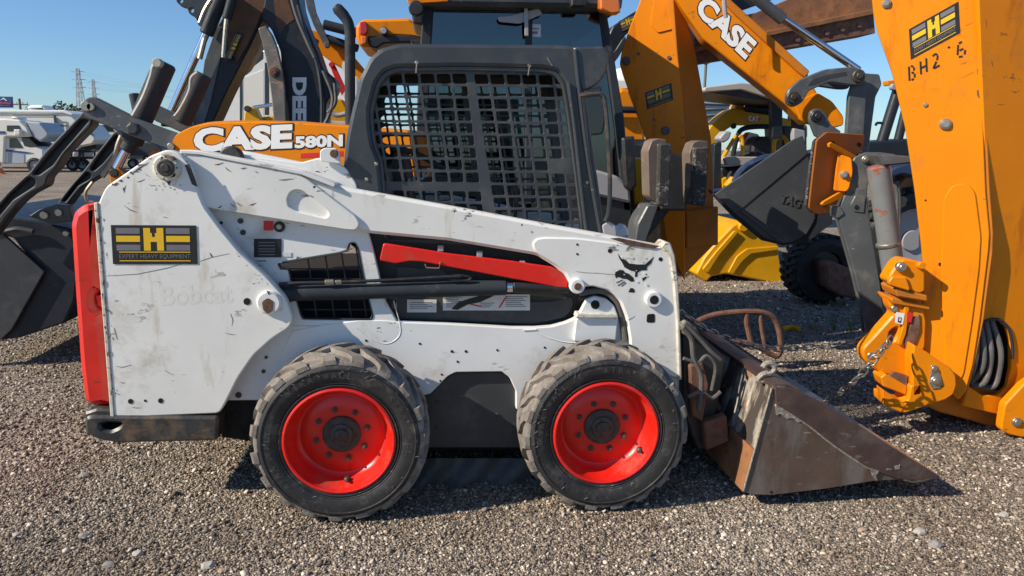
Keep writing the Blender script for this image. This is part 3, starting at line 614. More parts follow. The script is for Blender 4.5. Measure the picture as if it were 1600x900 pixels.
ob('arm_scratch', [scuff([(900+a, 424+b), (938+a, 427+b)], fq, .5) for a, b in ((0, 0), (30, 2))]+[scuff([(980, 500), (992, 494)], fq, .5)]+
   [scuff([(x, y), (x+d_, y+e_)], fa2, w_) for x, y, d_, e_, w_ in ((335, 257, 14, -3, 2.2), (352, 261, 10, 8, 1.2), (376, 263, 9, -1, 1.5), (390, 320, 10, -3, 1.6), (340, 325, 8, -4, 2.5), (360, 318, 10, 6, 1.8), (370, 316, 9, 6, 1.4), (435, 281, 24, -2, 1.2), (398, 267, 6, 3, 1.4), (446, 347, 8, 2, 1.2), (346, 245, 8, 6, 1))], m_rustpin, arm)
# rear link plate behind the arm
lk = ob('rear_link', plate([(330, 262), (345, 240), (362, 233), (378, 242), (470, 254), (500, 246), (520, 250), (540, 262), (556, 285), (562, 310), (330, 310)], F(YA+.10), .03, .005, 5), m_white, SK)
ob('link_boss', [boss(F(YA+.10).at(363, 246), NV, .05, .03)], m_grease, lk)
ob('link_bracket', plate([(500, 236), (506, 231), (524, 231), (530, 238), (532, 256), (500, 252)], F(YA+.07), .02, .003, 3), m_white2, lk)
ob('link_bolt', [boss(F(YA+.07).at(522, 240), NV, .018, .010)], m_rustpin, lk)
# red guard strip
gs_ = ob('red_guard', plate([(599, 380), (650, 388), (700, 396), (800, 408), (862, 417), (878, 425), (888, 440), (887, 452), (840, 443), (760, 428), (690, 415), (660, 409), (640, 408), (617, 412), (593, 407)], F(YA+.005), .02, .004, 4), m_redp, SK)
ob('guard_bracket', [tube([F(YA).at(*q) for q in ((688, 409), (686, 419), (666, 418), (664, 412))], .004, 6, 0, 0)], m_chrome, gs_)
ob('guard_tab', [plate(rect(x, y, x+9, y+9), F(YA+.03), .03, .002, 1) for x, y in ((684, 384), (812, 408), (745, 393))], m_lgrey, gs_)
# lift cylinder
fc = F(YB-.01)
cy = ob('lift_cylinder', [rod(fc.at(436, 459), fc.at(792, 449), .036, 24)], m_cyl, SK)
ob('cylinder_rod', [rod(fc.at(790, 448), fc.at(802, 447.5), .026, 20, 0), rod(fc.at(801, 447.5), fc.at(890, 450), .027, 20, 1)], [m_chrome, m_black], cy)
ob('cylinder_head', [rod(fc.at(436, 459), fc.at(458, 458.4), .040, 24)], m_black, cy)
ob('hydraulic_line', [tube([F(YB-.04).at(*q) for q in ((436, 444), (470, 442), (520, 441), (600, 438), (690, 433), (720, 432))], .008, 8), tube([F(YB-.04).at(*q) for q in ((700, 434), (715, 430), (735, 433), (730, 438), (705, 438))], .005, 6)], m_black, cy)
ob('line_fitting', [rod(F(YB-.04).at(508, 441), F(YB-.04).at(522, 440.5), .013, 6), rod(F(YB-.04).at(524, 441), F(YB-.04).at(534, 440.5), .011, 6)], m_steel, cy)
# front stop bracket
br_ = ob('stop_bracket', plate([(896, 534), (900, 500), (908, 484), (916, 468), (930, 463), (948, 467), (960, 478), (966, 494), (962, 534)], F(YB-.03), .03, .005, 4), m_white2, SK)
ob('bracket_flange', plate([(902, 490), (964, 491), (966, 497), (900, 497)], F(YB-.05), .07, .003, 1), m_edge, br_)
ob('bracket_hole', [flat(circ(930, 476, 7, 16), F(YB-.03), .0015)], m_hole, br_)
ob('arm_hose', [tube([F(YB-.015).at(*q) for q in ((905, 458), (940, 455), (962, 470), (972, 500), (976, 532))], .014, 8)], m_rub, SK)
# ------------------------------------------------------------------ cab
fC = F(YC)
outer = [(536, 262), (541, 215), (548, 180), (562, 122), (578, 90), (596, 75), (622, 68), (880, 70), (905, 74), (912, 130), (922, 235), (940, 364), (908, 380), (600, 380), (560, 320), (536, 300)]
inner = [(578, 200), (577, 170), (588, 128), (600, 112), (618, 105), (720, 103), (850, 106), (872, 112), (884, 130), (892, 180), (902, 260), (914, 362), (912, 385), (610, 372), (598, 310), (592, 250), (582, 226)]
cab = ob('cab', plate(outer, fC, .07, .016, 8, holes=[inner]), m_cab, SK)
ob('cab_far_side', shift(plate(outer, fC, .07, .016, 8, holes=[inner]), (0, .66, 0)), m_cab, cab)
ob('cab_roof', plate([(590, 77), (620, 69), (880, 71), (905, 75), (908, 98), (880, 100), (620, 98), (600, 104), (584, 110)], F(YC+.05), .64, .01, 5), m_cab, cab)
ob('cab_rear_wall', plate([(538, 262), (543, 215), (562, 122), (580, 90), (592, 96), (574, 130), (556, 215), (556, 262)], F(YC+.06), .62, .004, 3), m_cab, cab)
ob('cab_visor', plate([(896, 73), (944, 72), (952, 80), (951, 98), (946, 116), (936, 130), (925, 138), (909, 144), (903, 120)], F(YC-.006), .74, .01, 5), m_cab, cab)
ob('roof_seam', [tube([fC.at(x, y, .004) for x, y in ((897, 78), (903, 110), (908, 142))], .006, 6)], m_cyl, cab)
ob('post_tube', [tube([fC.at(*q, .006) for q in ((898, 78), (905, 145), (917, 240), (938, 364))], .011, 8), tube([fC.at(*q, .012) for q in ((888, 130), (897, 200), (907, 290), (916, 366))], .010, 8)], m_cab, cab)
ob('inner_rim', plate(rnd(inner, 8), F(YC+.012), .05, .004, 0, holes=[[(x+(745-x)*.035, y+(240-y)*.05) for x, y in rnd(inner, 8)]]), m_cab, cab)
ob('grab_bar', [tube([F(YC-.02).at(*q) for q in ((906, 150), (930, 147), (941, 149), (946, 165), (951, 230), (953, 290), (951, 330), (946, 346))], .011, 8)], m_bump, cab)
ob('bolt_head', [boss(fC.at(x, y), NV, .008, .006) for x, y in ((651, 98), (827, 103), (588, 256), (573, 280), (917, 285))]+[tube([fC.at(x, y, .003) for x, y in ((651, 100), (650, 114))], .003, 6) for _ in (0,)]+[tube([fC.at(x, y, .003) for x, y in ((827, 105), (825, 118))], .003, 6), tube([fC.at(855, 90, .002), fC.at(863, 103, .002)], .003, 6)], m_steel, cab)
ob('door_hinge', plate([(941, 352), (952, 346), (962, 352), (964, 372), (944, 372)], F(YC-.02), .03, .004, 3), m_lgrey, cab)
# punched side screen
fS = F(YC+.035)
so_ = [(x+(745-x)*-.02, y+(240-y)*-.03) for x, y in inner]
def inside(p, poly):
    c = False
    for i in range(len(poly)):
        a, b = poly[i-1], poly[i]
        if (a[1] > p[1]) != (b[1] > p[1]) and p[0] < (b[0]-a[0])*(p[1]-a[1])/(b[1]-a[1])+a[0]: c = not c
    return c
clip = [(x+(745-x)*.012, y+(240-y)*.05) for x, y in inner]
holes = []
for row in range(14):
    for side, x0, n0, n1 in ((0, 631, -3, 4), (1, 740.5, 0, 7)):
        y0 = 116+row*19.3 if side == 1 or row < 9 else 300+(row-9)*19.3; y1 = y0+15.2
        for c in range(n0, n1):
            q = []
            for y, xx in ((y0, 0), (y0, 1), (y1, 1), (y1, 0)):
                s_ = (y-115)*(.150 if side == 0 else .155); pit = 25.2-(y-115)*(.006)
                q.append((x0+s_+c*pit+xx*(pit-4.2)+random.uniform(-.45, .45), y+(x0+c*25-745)*.012+random.uniform(-.45, .45)))
            n_in = sum(inside(p, clip) for p in q)
            if n_in < 2: continue
            if n_in < 4:                                   # trim the hole where it meets the frame
                cx_, cy_ = [sum(p[i]*(1 if inside(p, clip) else 0) for p in q)/n_in for i in (0, 1)]
                for i, p in enumerate(q):
                    k = 1.
                    while k > .05 and not inside((cx_+(p[0]-cx_)*k, cy_+(p[1]-cy_)*k), clip): k -= .05
                    q[i] = (cx_+(p[0]-cx_)*k, cy_+(p[1]-cy_)*k)
                if abs(area(q)) < 40: continue
            if side == 1 and 250 < y0+7 < 268 and c >= 4: continue
            holes.append(q)
g = plate(so_, fS, .005, .0012, 3, holes=holes)
ob('side_screen', g, m_cab, cab, ang=20); ob('side_screen', shift(g, (0, .60, 0)), m_cab, cab, ang=20)
# inside of the cab
seat = ob('operator_seat', [plate([(628, 365), (640, 330), (700, 320), (735, 335), (735, 375), (628, 375)], F(.62), .42, .02, 8), plate([(612, 350), (605, 250), (615, 225), (632, 228), (640, 260), (650, 340)], F(.64), .38, .02, 8)], m_seat, cab)
ob('restraint_bar', [tube([F(.58).at(*q) for q in ((612, 230), (650, 240), (690, 262), (715, 275))], .014, 8), tube([F(1.0).at(*q) for q in ((612, 230), (650, 240), (690, 262), (715, 275))], .014, 8)], m_cyl, cab)
ob('control_lever', [tube([F(.60).at(*q) for q in ((800, 360), (806, 320), (800, 285))], .012, 8), tube([F(.98).at(*q) for q in ((800, 360), (806, 320), (800, 285))], .012, 8)], m_seat, cab)
ob('cab_floor', [box(P(600, 380, .5).x, P(930, 380, .5).x, .46, 1.04, .80, .9)], m_hole, cab)
ob('front_post', [rod(F(1.0).at(905, 120), F(1.0).at(940, 365), .02)], m_cab, cab)
ob('hose_coil', [tube([F(.50).at(636+i*2.6+2*math.sin(i*2.2), 287-i*1.4+7*math.cos(i*2.2)) for i in range(14)], .006, 6)], m_lgrey, cab)
# ------------------------------------------------------------------ front end and bucket
ob('quick_attach', [plate([(1064, 498), (1075, 505), (1135, 560), (1110, 700), (1090, 705), (1066, 640)], F(.30), .95, .01, 4), rod(F(.36).at(1072, 560), F(.36).at(1120, 640), .03)], m_black, SK)
qa = SK.children[-1]
ob('attachment_hose', [tube([F(.22).at(*q) for q in pts], rr, 7) for pts, rr in ((((1066, 512), (1080, 530), (1084, 560), (1096, 590), (1092, 640)), .012), (((1070, 505), (1092, 528), (1110, 548), (1126, 562)), .010), (((1068, 560), (1090, 566), (1104, 556), (1118, 572), (1112, 610)), .009), (((1075, 620), (1096, 612), (1112, 622), (1126, 612)), .010))], m_rub, qa, kind='stuff')
ob('lock_lever', [plate([(1078, 572), (1098, 566), (1108, 600), (1098, 660), (1082, 650)], F(.26), .05, .006, 3), plate([(1100, 660), (1136, 650), (1140, 690), (1104, 705)], F(.24), .06, .008, 3)], m_rust, qa)
ob('mud_clod', [plate([(1064, 506), (1074, 502), (1090, 514), (1096, 524), (1086, 532), (1070, 524)], F(.24), .08, .02, 2)], m_bback, qa)
fB = F(-.01)
side = [(1208, 603), (1161, 769), (1178, 773), (1205, 774), (1290, 764), (1364, 752), (1413, 749), (1425, 753), (1440, 750), (1467, 743), (1431, 721), (1391, 696), (1340, 663), (1296, 635), (1249, 611), (1225, 603)]
bu = ob('bucket', plate(side, fB, .014, .003, 1), m_bucket, SK)
ob('bucket_side', shift(plate(side, fB, .014, .003, 1), (0, 1.54, 0)), m_bucket, bu)
strip = [(1209, 604), (1225, 603), (1249, 611), (1296, 635), (1340, 663), (1391, 696), (1431, 721), (1467, 743), (1440, 749), (1413, 748), (1395, 745), (1356, 731), (1300, 693), (1260, 662), (1212, 632)]
ob('side_reinforcement', plate(strip, fB, .012, .003, 1, .010), m_bstrip, bu)
ob('weld_seam', [tube([fB.at(*q, .004) for q in ((1211, 632), (1225, 640), (1262, 664), (1300, 694), (1335, 718), (1356, 731))], .006, 6), tube([fB.at(*q, .004) for q in ((1207, 606), (1190, 668), (1163, 766))], .004, 6)], m_weld, bu)
ob('mud_crust', [flat(rnd([(1210, 630), (1222, 634), (1240, 645), (1256, 655), (1246, 660), (1238, 652), (1228, 654), (1218, 645), (1212, 650)], 3), fB, .0045), flat([(1356, 729), (1371, 734), (1366, 742), (1368, 750), (1360, 741)], fB, .0125), flat([(1382, 730), (1392, 731), (1390, 733), (1383, 733)], fB, .0125), flat([(1395, 727), (1404, 724), (1403, 731), (1396, 732)], fB, .0125)], m_weld, bu)
ob('drain_hole', [flat(circ(1205, 769, 2.2, 10), fB, .0015)], m_hole, bu)
# shell: back, floor and top lip run the full width
fs_ = F(.003)
ob('bucket_back', plate([(1212, 603), (1163, 768), (1170, 770), (1220, 606)], fs_, 1.53, .002, 0), [m_bback], bu)
ob('back_wear_plate', plate([(1177, 702), (1160, 768), (1166, 770), (1184, 704)], F(.006), 1.5, .002, 0, 0), [m_rusto], bu)
o_ = bu.children[-1]; o_.location.x -= .006
ob('bucket_floor', plate([(1163, 765), (1205, 770), (1290, 760), (1364, 748), (1413, 745), (1413, 748), (1364, 751), (1290, 763), (1205, 773), (1163, 769)], fs_, 1.53, 0, 0), [m_bucket], bu)
ob('cutting_edge', plate([(1405, 748), (1467, 742), (1440, 751), (1425, 753)], fs_, 1.53, .001, 0, .012), [m_steel], bu)
ob('top_lip', plate([(1206, 600), (1226, 599), (1251, 609), (1249, 614), (1225, 606), (1206, 606)], fs_, 1.53, .002, 0, .010), m_bstrip, bu)
ob('tow_hook', [tube([F(.10).at(*q) for q in ((1184, 592), (1192, 585), (1205, 582), (1210, 575), (1205, 568), (1196, 569), (1192, 574))], .014, 8), tube([F(.10).at(*q) for q in ((1184, 592), (1190, 596), (1206, 592))], .012, 8)], m_weld, bu)
# ================================================================== ORANGE BACKHOE ON THE RIGHT (boom, swing casting, stabilizer)
OB = root('backhoe', (2.6, 1.2, 0), 'bright orange backhoe boom standing upright at the right edge, stencilled BH2 6', 'backhoe')
eA = F(.72).at(1540, 300)
nL = Vector((-.50, -.866, 0)); FL = Fr(eA, nL)
bl = [(1340, -160), (1355, -60), (1363, 0), (1365, 20), (1371, 48), (1394, 112), (1415, 200), (1430, 300), (1440, 385), (1443, 420), (1440, 520), (1446, 570), (1470, 600), (1498, 626), (1510, 610), (1521, 570), (1532, 500), (1545, 395), (1547, 365), (1541, 300), (1535, 150), (1529, 0), (1524, -160)]
bm = ob('boom', plate(bl, FL, .05, .006, 4), m_orange, OB)
ob('boom_far_plate', shift(plate(bl, FL, .05, .006, 4), (.30, .35, 0)), m_orange, OB)
nR = Vector((.03, -1, 0)); FRt = Fr(FL.w(*FL.ab(1536, 300), -.020), nR)
br = [(1526, -160), (1680, -160), (1680, 560), (1660, 610), (1600, 640), (1560, 648), (1504, 634), (1522, 570), (1534, 500), (1546, 395), (1548, 365), (1541, 300), (1535, 150), (1529, 0)]
arch = [(1509, 600), (1512, 560), (1518, 530), (1530, 508), (1546, 499), (1562, 500), (1574, 512), (1580, 535), (1580, 575), (1574, 605), (1560, 618), (1535, 618)]
ob('boom_front_plate', plate(br, FRt, .03, .005, 3, holes=[arch]), m_orange, OB)
ob('boom_side_step', plate([(1512, 612), (1524, 570), (1538, 500), (1552, 395), (1553, 365), (1548, 300), (1541, 150), (1534, 0), (1529, -160), (1524, -160), (1529, 0), (1535, 150), (1541, 300), (1546, 365), (1544, 395), (1532, 500), (1519, 570), (1506, 620)], FL, .045, .004, 2, -.012), m_orange2, bm)
ob('opening_rim', tube([FRt.at(*q, .006) for q in ((1509, 604), (1512, 560), (1518, 530), (1530, 508), (1546, 499), (1562, 500), (1574, 512), (1580, 535), (1581, 560))], .008, 6), m_cyl, bm)
ob('hose', [tube([FRt.at(*q, -.03+(.05 if 0 < j < len(pts)-1 else 0)) for j, q in enumerate(pts)], .016, 10) for i, pts in enumerate((((1529, 512), (1522, 540), (1518, 570), (1520, 596)), ((1537, 507), (1533, 545), (1530, 575), (1523, 600)), ((1546, 503), (1544, 545), (1541, 578), (1532, 598), (1524, 604)), ((1556, 503), (1559, 545), (1556, 582), (1548, 602), (1538, 607))))], m_rub, bm)
ob('recess_shade', plate([(1485, 470), (1640, 470), (1640, 640), (1485, 640)], FRt, .02, .003, 0, -.12), m_hole, bm)  # black plate behind the opening paints the dark inside of the boom
ob('stiffener', plate([(1476, 640-60), (1470, 420), (1474, 310), (1488, 289), (1512, 286), (1524, 300), (1533, 370), (1530, 420), (1518, 510), (1506, 585), (1492, 606)], FL, .012, .005, 8, .010), m_orange, bm)
ob('boom_pin', [boss(FL.at(1385, 6), nL, .024, .012), boss(FL.at(1385, 6, .01), nL, .015, .010), boss(FL.at(1477, 194), nL, .030, .014), boss(FL.at(1477, 194, .012), nL, .021, .012), boss(FL.at(1446, 164), nL, .012, .007), boss(FL.at(1446, 164, .006), nL, .006, .005)], m_steel, bm)
ob('boom_hole', [flat(circ(1469, 413, 3, 10), FL, .002), flat(circ(1446, 313, 1.6, 8), FL, .002)], m_hole, bm)
decal(FL, (1423, 93), (1500, 51), (1420, 46), bm)
def glyph(px): return [flat(p, FL, .0022) for p in px]
sten = []
def seg(x0, y0, x1, y1, w_=2.2):
    dx_, dy_ = x1-x0, y1-y0; l = math.hypot(dx_, dy_); nx, ny = -dy_/l*w_, dx_/l*w_
    sten.append(flat([(x0+nx, y0+ny), (x1+nx, y1+ny), (x1-nx, y1-ny), (x0-nx, y0-ny)], FL, .0022))
# stencilled B H 2 6 with the stencil's gaps
for a in ((1420, 104, 1421, 126), (1423, 103, 1427, 104), (1428, 105, 1428, 110), (1424, 114, 1428, 113), (1429, 115, 1429, 121), (1424, 125, 1428, 123),
          (1438, 96, 1439, 116), (1447, 91, 1448, 112), (1440, 106, 1446, 103),
          (1457, 88, 1461, 84), (1461, 84, 1465, 86), (1465, 87, 1464, 94), (1463, 96, 1458, 107), (1459, 107, 1468, 102),
          (1481, 75, 1484, 73), (1498, 68, 1503, 65), (1497, 70, 1496, 86), (1498, 89, 1504, 88), (1507, 85, 1508, 78), (1505, 76, 1499, 79)): seg(*a, w_=1.5)
ob('stencil_number', sten, m_ink, bm)
ob('boom_scratch', [scuff([(1502, 122), (1512, 117), (1522, 112)], FL, .5, .002), scuff([(1508, 40), (1521, 34)], FL, .5, .002), scuff([(1500, 100), (1510, 97)], FL, .5, .002), scuff([(1540, 30), (1541, 42)], FRt, .8, .002), scuff([(1549, 95), (1551, 103)], FRt, .6, .002)]+
   [plate([(1526, y), (1530, y-3), (1534, y), (1534, y+8), (1530, y+12), (1527, y+8)], FL, .004, 0, 0, .002) for y in (6, 70, 108, 142)], m_rust, bm)
# swing casting
Fc1 = Fr(F(.80).at(1420, 540), (-.18, -.98, 0)); Fc2 = Fr(F(.72).at(1450, 600), (-.18, -.98, 0))
sw = ob('swing_bracket', plate([(1388, 463), (1440, 470), (1448, 500), (1446, 545), (1428, 560), (1422, 585), (1408, 590), (1378, 584), (1362, 574), (1350, 562), (1347, 548), (1352, 540), (1362, 530), (1388, 501), (1398, 490), (1390, 480)], Fc1, .10, .010, 6,
   holes=[[(1388, 532), (1390, 518), (1400, 511), (1405, 513), (1403, 523), (1396, 535)]]), m_orange, OB)
ob('swing_lug', [plate([(1386, 438), (1394, 424), (1403, 410), (1413, 404), (1430, 407), (1446, 412), (1446, 456), (1434, 460), (1420, 452), (1394, 446)], Fc2, .12, .010, 5), plate([(1386, 440), (1392, 431), (1414, 432), (1420, 450), (1418, 454), (1388, 445)], Fc2, .03, .006, 3, .02), boss(Fc2.at(1437, 414), Fc2.n, .02, .03)], m_orange, sw)
ob('swing_disc', [plate([(1398, 452), (1402, 450), (1450, 462), (1450, 472), (1402, 464)], Fc2, .2, .008, 3), plate([(1388, 468), (1390, 463), (1450, 476), (1450, 484), (1392, 474)], Fc1, .2, .008, 3, .03)], m_orange2, sw)
ob('casting', plate([(1424, 536), (1445, 548), (1462, 560), (1481, 572), (1490, 584), (1491, 600), (1486, 614), (1474, 622), (1452, 629), (1411, 643), (1404, 642), (1379, 631), (1378, 617), (1384, 617), (1410, 628), (1416, 620), (1419, 600), (1436, 597), (1438, 614), (1422, 617), (1421, 560)], Fc2, .16, .008, 4, .03), m_orange, sw)
ob('cast_rib', [plate([(1376, 590), (1384, 584), (1418, 604), (1416, 618), (1380, 604)], Fc2, .12, .006, 2, .0), plate([(1376, 606), (1412, 630), (1404, 642), (1378, 630)], Fc2, .10, .006, 2, .035), plate([(1412, 470), (1420, 472), (1414, 520), (1406, 540), (1400, 536), (1408, 510)], Fc1, .05, .005, 2, .02)], m_orange, sw)
ob('cast_hollow', [plate([(1380, 596), (1398, 582), (1420, 588), (1418, 606)], Fc2, .02, .002, 1, -.01), plate([(1424, 498), (1436, 490), (1437, 515), (1427, 540), (1414, 545), (1412, 530)], Fc1, .03, .004, 2, .012)], m_rust, sw)
ob('swing_pin', [boss(Fc2.at(1457, 592, .03), Fc2.n, .030, .012), boss(Fc2.at(1457, 592, .04), Fc2.n, .019, .010), boss(Fc2.at(1454, 573, .03), Fc2.n, .015, .018, k=8), boss(Fc2.at(1407, 417), Fc2.n, .028, .02), boss(Fc2.at(1407, 417, .02), Fc2.n, .018, .014, k=8), boss(Fc1.at(1397, 482), Fc1.n, .018, .01), boss(Fc1.at(1361, 556), Fc1.n, .022, .005)], m_steel, sw)
ob('pin_retainer', plate([(1450, 568), (1459, 568), (1463, 580), (1467, 592), (1464, 603), (1452, 605), (1447, 594), (1450, 580)], Fc2, .01, .002, 2, .038), m_steel, sw)
ob('inspection_sticker', [flat([(1396, 490), (1399, 486), (1411, 489), (1408, 506), (1396, 503)], Fc1, .022, 0), flat([(1401, 494), (1406, 495), (1405, 503), (1400, 502)], Fc1, .0235, 1), flat([(1402.5, 496), (1404.5, 496), (1404, 500), (1402, 500)], Fc1, .0245, 0), flat([(1415, 485), (1424, 488), (1421, 503), (1414, 501)], Fc1, .022, 2)], [m_wht, m_ink, m_dred], sw)
Fw = Fr(F(.85).at(1540, 640), (.1, -.99, 0))
ob('lower_boom_arm', plate([(1440, 628), (1480, 620), (1520, 606), (1570, 612), (1620, 560), (1680, 540), (1680, 690), (1610, 690), (1592, 684), (1560, 672), (1520, 658), (1490, 650), (1465, 643)], Fw, .34, .010, 5), m_orange2, OB)
Fw2 = Fr(F(.66).at(1590, 655), (-.15, -.98, 0))
ob('lower_boom_eye', [plate([(1565, 660), (1570, 632), (1600, 600), (1660, 560), (1660, 690), (1598, 684), (1578, 680), (1564, 672)], Fw2, .06, .008, 5)], m_orange, OB)
ob('eye_pin', [boss(Fw2.at(1588, 659), Fw2.n, .028, .012), boss(Fw2.at(1588, 659, .01), Fw2.n, .018, .008)], m_steel, OB)
# folded stabilizer leg
Fs1 = Fr(F(1.30).at(1340, 400), (-.25, -.97, 0))
lg = [(1322, 300), (1328, 262), (1335, 246), (1352, 238), (1376, 238), (1400, 241), (1404, 254), (1372, 258), (1362, 268), (1356, 290), (1355, 312), (1362, 361), (1375, 441), (1382, 495), (1390, 528), (1355, 530), (1348, 480), (1336, 430), (1322, 380), (1313, 350), (1308, 335), (1314, 318)]
st = ob('stabilizer_leg', plate(lg, Fs1, .03, .006, 4), m_grey, OB)
ob('leg_side_plate', shift(plate(lg, Fs1, .03, .006, 4), (.07, .17, 0)), m_grey, st)
ob('leg_web', plate([(1352, 312), (1362, 361), (1375, 441), (1382, 495), (1388, 526), (1384, 526), (1374, 480), (1366, 430), (1354, 361), (1347, 312)], Fs1, .2, .003, 0, -.01), m_grey2, st)
ob('leg_cap', plate([(1350, 240), (1400, 243), (1404, 254), (1360, 258)], Fs1, .42, .010, 4, .245), m_grey, st)
ob('leg_pin', [boss(Fs1.at(1352, 249), Fs1.n, .024, .016), boss(Fs1.at(1352, 249, .015), Fs1.n, .014, .01, k=8)], m_steel, st)
ob('leg_ear', [plate([(1336, 305), (1352, 308), (1350, 333), (1334, 331), (1328, 320)], Fs1, .03, .004, 3, .008), plate([(1299, 322), (1312, 322), (1320, 334), (1308, 342), (1299, 338)], Fs1, .08, .006, 3, .01)], m_grey, st)
ob('ear_hole', flat(circ(1338, 324, 4, 12), Fs1, .010), m_hole, st)
sc1 = ob('stabilizer_cylinder', [rod(F(1.14).at(1372, 258), F(1.12).at(1401, 460), .064, 28)], m_cylg, OB)
ob('cylinder_band', [rod(F(1.13).at(1387, 378), F(1.13).at(1388, 384), .069, 28)], m_steel, sc1)
ob('cylinder_lug', [rod(F(1.13).at(1398, 455), F(1.12).at(1403, 480), .04, 16)], m_grey2, sc1)
# flip over stabilizer pad
Fp = Fr(F(1.38).at(1300, 270), (.25, -.97, 0))
pd = ob('stabilizer_pad', plate([(1264, 325), (1270, 270), (1276, 219), (1292, 206), (1320, 208), (1352, 210), (1349, 234), (1334, 246), (1326, 275), (1308, 320), (1300, 333), (1275, 335)], Fp, .014, .004, 4), m_padshade, OB)
ob('pad_rubber', plate([(1262, 322), (1268, 270), (1275, 220), (1292, 206), (1350, 211), (1347, 234), (1300, 333), (1274, 334)], Fp, .02, .004, 3, -.016), m_pad, pd)
Fp2 = Fr(F(1.31).at(1320, 270), (-.45, -.89, 0))
ob('pad_gusset', [plate([(1302, 298), (1306, 262), (1310, 240), (1331, 247), (1333, 270), (1327, 295), (1322, 300)], Fp2, .03, .005, 4), plate([(1284, 225), (1288, 222), (1331, 246), (1333, 252), (1310, 243), (1285, 230)], Fp, .02, .003, 1, .06), plate([(1273, 318), (1276, 314), (1302, 299), (1326, 296), (1322, 301), (1276, 321)], Fp, .02, .003, 1, .06)], m_orange, pd)
ob('pad_bolt', [boss(Fp2.at(1319, 273), Fp2.n, .024, .012), boss(Fp2.at(1319, 273, .012), Fp2.n, .016, .02, k=8)], m_steel, pd)
ob('pad_hole', [flat(circ(x, y, 3.6, 10), Fp, .002) for x, y in ((1301, 224), (1342, 226), (1288, 320))], m_hole, pd)
# rusty dipper beam across the top
Fb1 = F(3.4)
RB = root('steel_beam', (F(3.45).at(1230, 40).x, 3.6, 0), 'rusty brown steel beam crossing the sky above the orange arm, bolts along its edge', 'beam')
rb = ob('lower_web', [plate([(1085, 78), (1220, 47), (1365, 18), (1368, 52), (1222, 77), (1085, 100)], Fb1, .28, .006, 2)], m_rust, RB)
ob('beam_web', plate([(1085, 40), (1180, 20), (1300, -30), (1366, -60), (1366, 19), (1220, 48), (1085, 76)], F(3.43), .22, .005, 1), m_rusto, rb)
ob('beam_flange', plate([(1085, 74), (1220, 44), (1366, 14), (1366, 22), (1220, 52), (1085, 82)], F(3.36), .3, .004, 1), m_rusto, rb)
ob('beam_bolt', [boss(Fb1.at(x, y), NV, .024, .014, k=8) for x, y in ((1246, 62), (1292, 52), (1316, 46), (1342, 40))], m_rust, rb)
ob('beam_top', plate([(1085, -60), (1366, -120), (1366, -58), (1085, 42)], F(3.5), .2, .005, 1), m_black, rb)
# ================================================================== BACKHOE LOADER BEHIND THE SKID STEER
BL = root('backhoe_loader', (1.2, 3.0, 0), 'orange and black backhoe loader parked behind the white skid steer, its cab rising above it', 'backhoe loader')
YH = 2.12; fh = Fr(F(YH).at(420, 220), (-.17, -.985, 0))
hood = ob('hood', plate([(270, 212), (284, 203), (300, 196), (325, 190), (360, 188), (420, 188), (480, 190), (540, 195), (640, 203), (660, 330), (320, 330), (272, 270), (262, 240)], fh, .8, .03, 8), m_orange2, BL)
ob('hood_side_panel', plate([(266, 226), (276, 210), (300, 198), (330, 192), (420, 190), (540, 197), (640, 205), (655, 320), (330, 320), (280, 265)], fh, .02, .006, 6, .012), m_orange, hood)
fht = Fr(fh.O+fh.n*.012, fh.n)
def big(s, bl, br, tl, fr, parent, bold=.03, outl=.075, pr=.003, sp=1., gr=2.):
    ux, uy = br[0]-bl[0], br[1]-bl[1]; l_ = math.hypot(ux, uy); ux, uy = ux/l_*gr, uy/l_*gr; wx, wy = tl[0]-bl[0], tl[1]-bl[1]; l_ = math.hypot(wx, wy); wx, wy = wx/l_*gr, wy/l_*gr
    return ob('lettering', [text(s, fr, (bl[0]-ux-wx, bl[1]-uy-wy), (br[0]+ux-wx, br[1]+uy-wy), (tl[0]-ux+wx, tl[1]-uy+wy), pr, .001, outl, 0, sp), text(s, fr, bl, br, tl, pr+.003, .001, bold, 1, sp)], [m_ink, m_letter], parent)
big('CASE', (303, 238), (457, 232), (303, 200), fht, hood, .055, .085)
big('580N', (461, 232), (536, 229), (461, 213), fht, hood, .05, .075)
ob('hood_red_stripe', plate([(470, 240), (536, 236), (536, 244), (470, 247)], fht, .004, 0, 0, .002), m_dred, hood)
ob('exhaust_stack', [tube([F(2.8).at(*q) for q in ((548, 230), (547, 150), (547, 80), (546, 45), (540, 28), (524, 10))], [.040]*21+[.042]*4+[.03], 14)], m_cyl, BL)
# cab
YB2 = 2.55; fk = F(YB2); cabd = 1.25
ck = ob('cab_body', [plate([(650, 330), (985, 300), (1000, 420), (650, 420)], fk, cabd, .02, 5)], m_black, BL)
for y in (YB2, YB2+cabd-.08):
    ob('cab_post', [plate(p, F(y), .08, .01, 2) for p in ([(660, 10), (678, 8), (672, 100), (664, 330), (648, 330), (652, 150)], [(822, 8), (832, 8), (832, 330), (820, 330)], [(936, 8), (947, 12), (960, 90), (975, 180), (988, 330), (974, 330), (962, 200), (950, 110)])], m_cyl, ck)
    ob('cab_glass', [plate([(676, 10), (822, 10), (820, 330), (664, 330), (672, 100)], F(y+.035), .006, 0, 0), plate([(832, 10), (937, 10), (952, 120), (974, 330), (832, 330)], F(y+.035), .006, 0, 0)], m_glass, ck)
ob('cab_rear_glass', plate([(664, 12), (668, 12), (656, 330), (651, 330)], F(YB2+.1), cabd-.2, 0, 0), m_glass, ck)
ob('cab_roof', plate([(636, -20), (650, -40), (960, -40), (976, -16), (972, 16), (940, 12), (668, 8), (640, 6)], F(YB2-.12), cabd+.24, .03, 8), m_cab, ck)
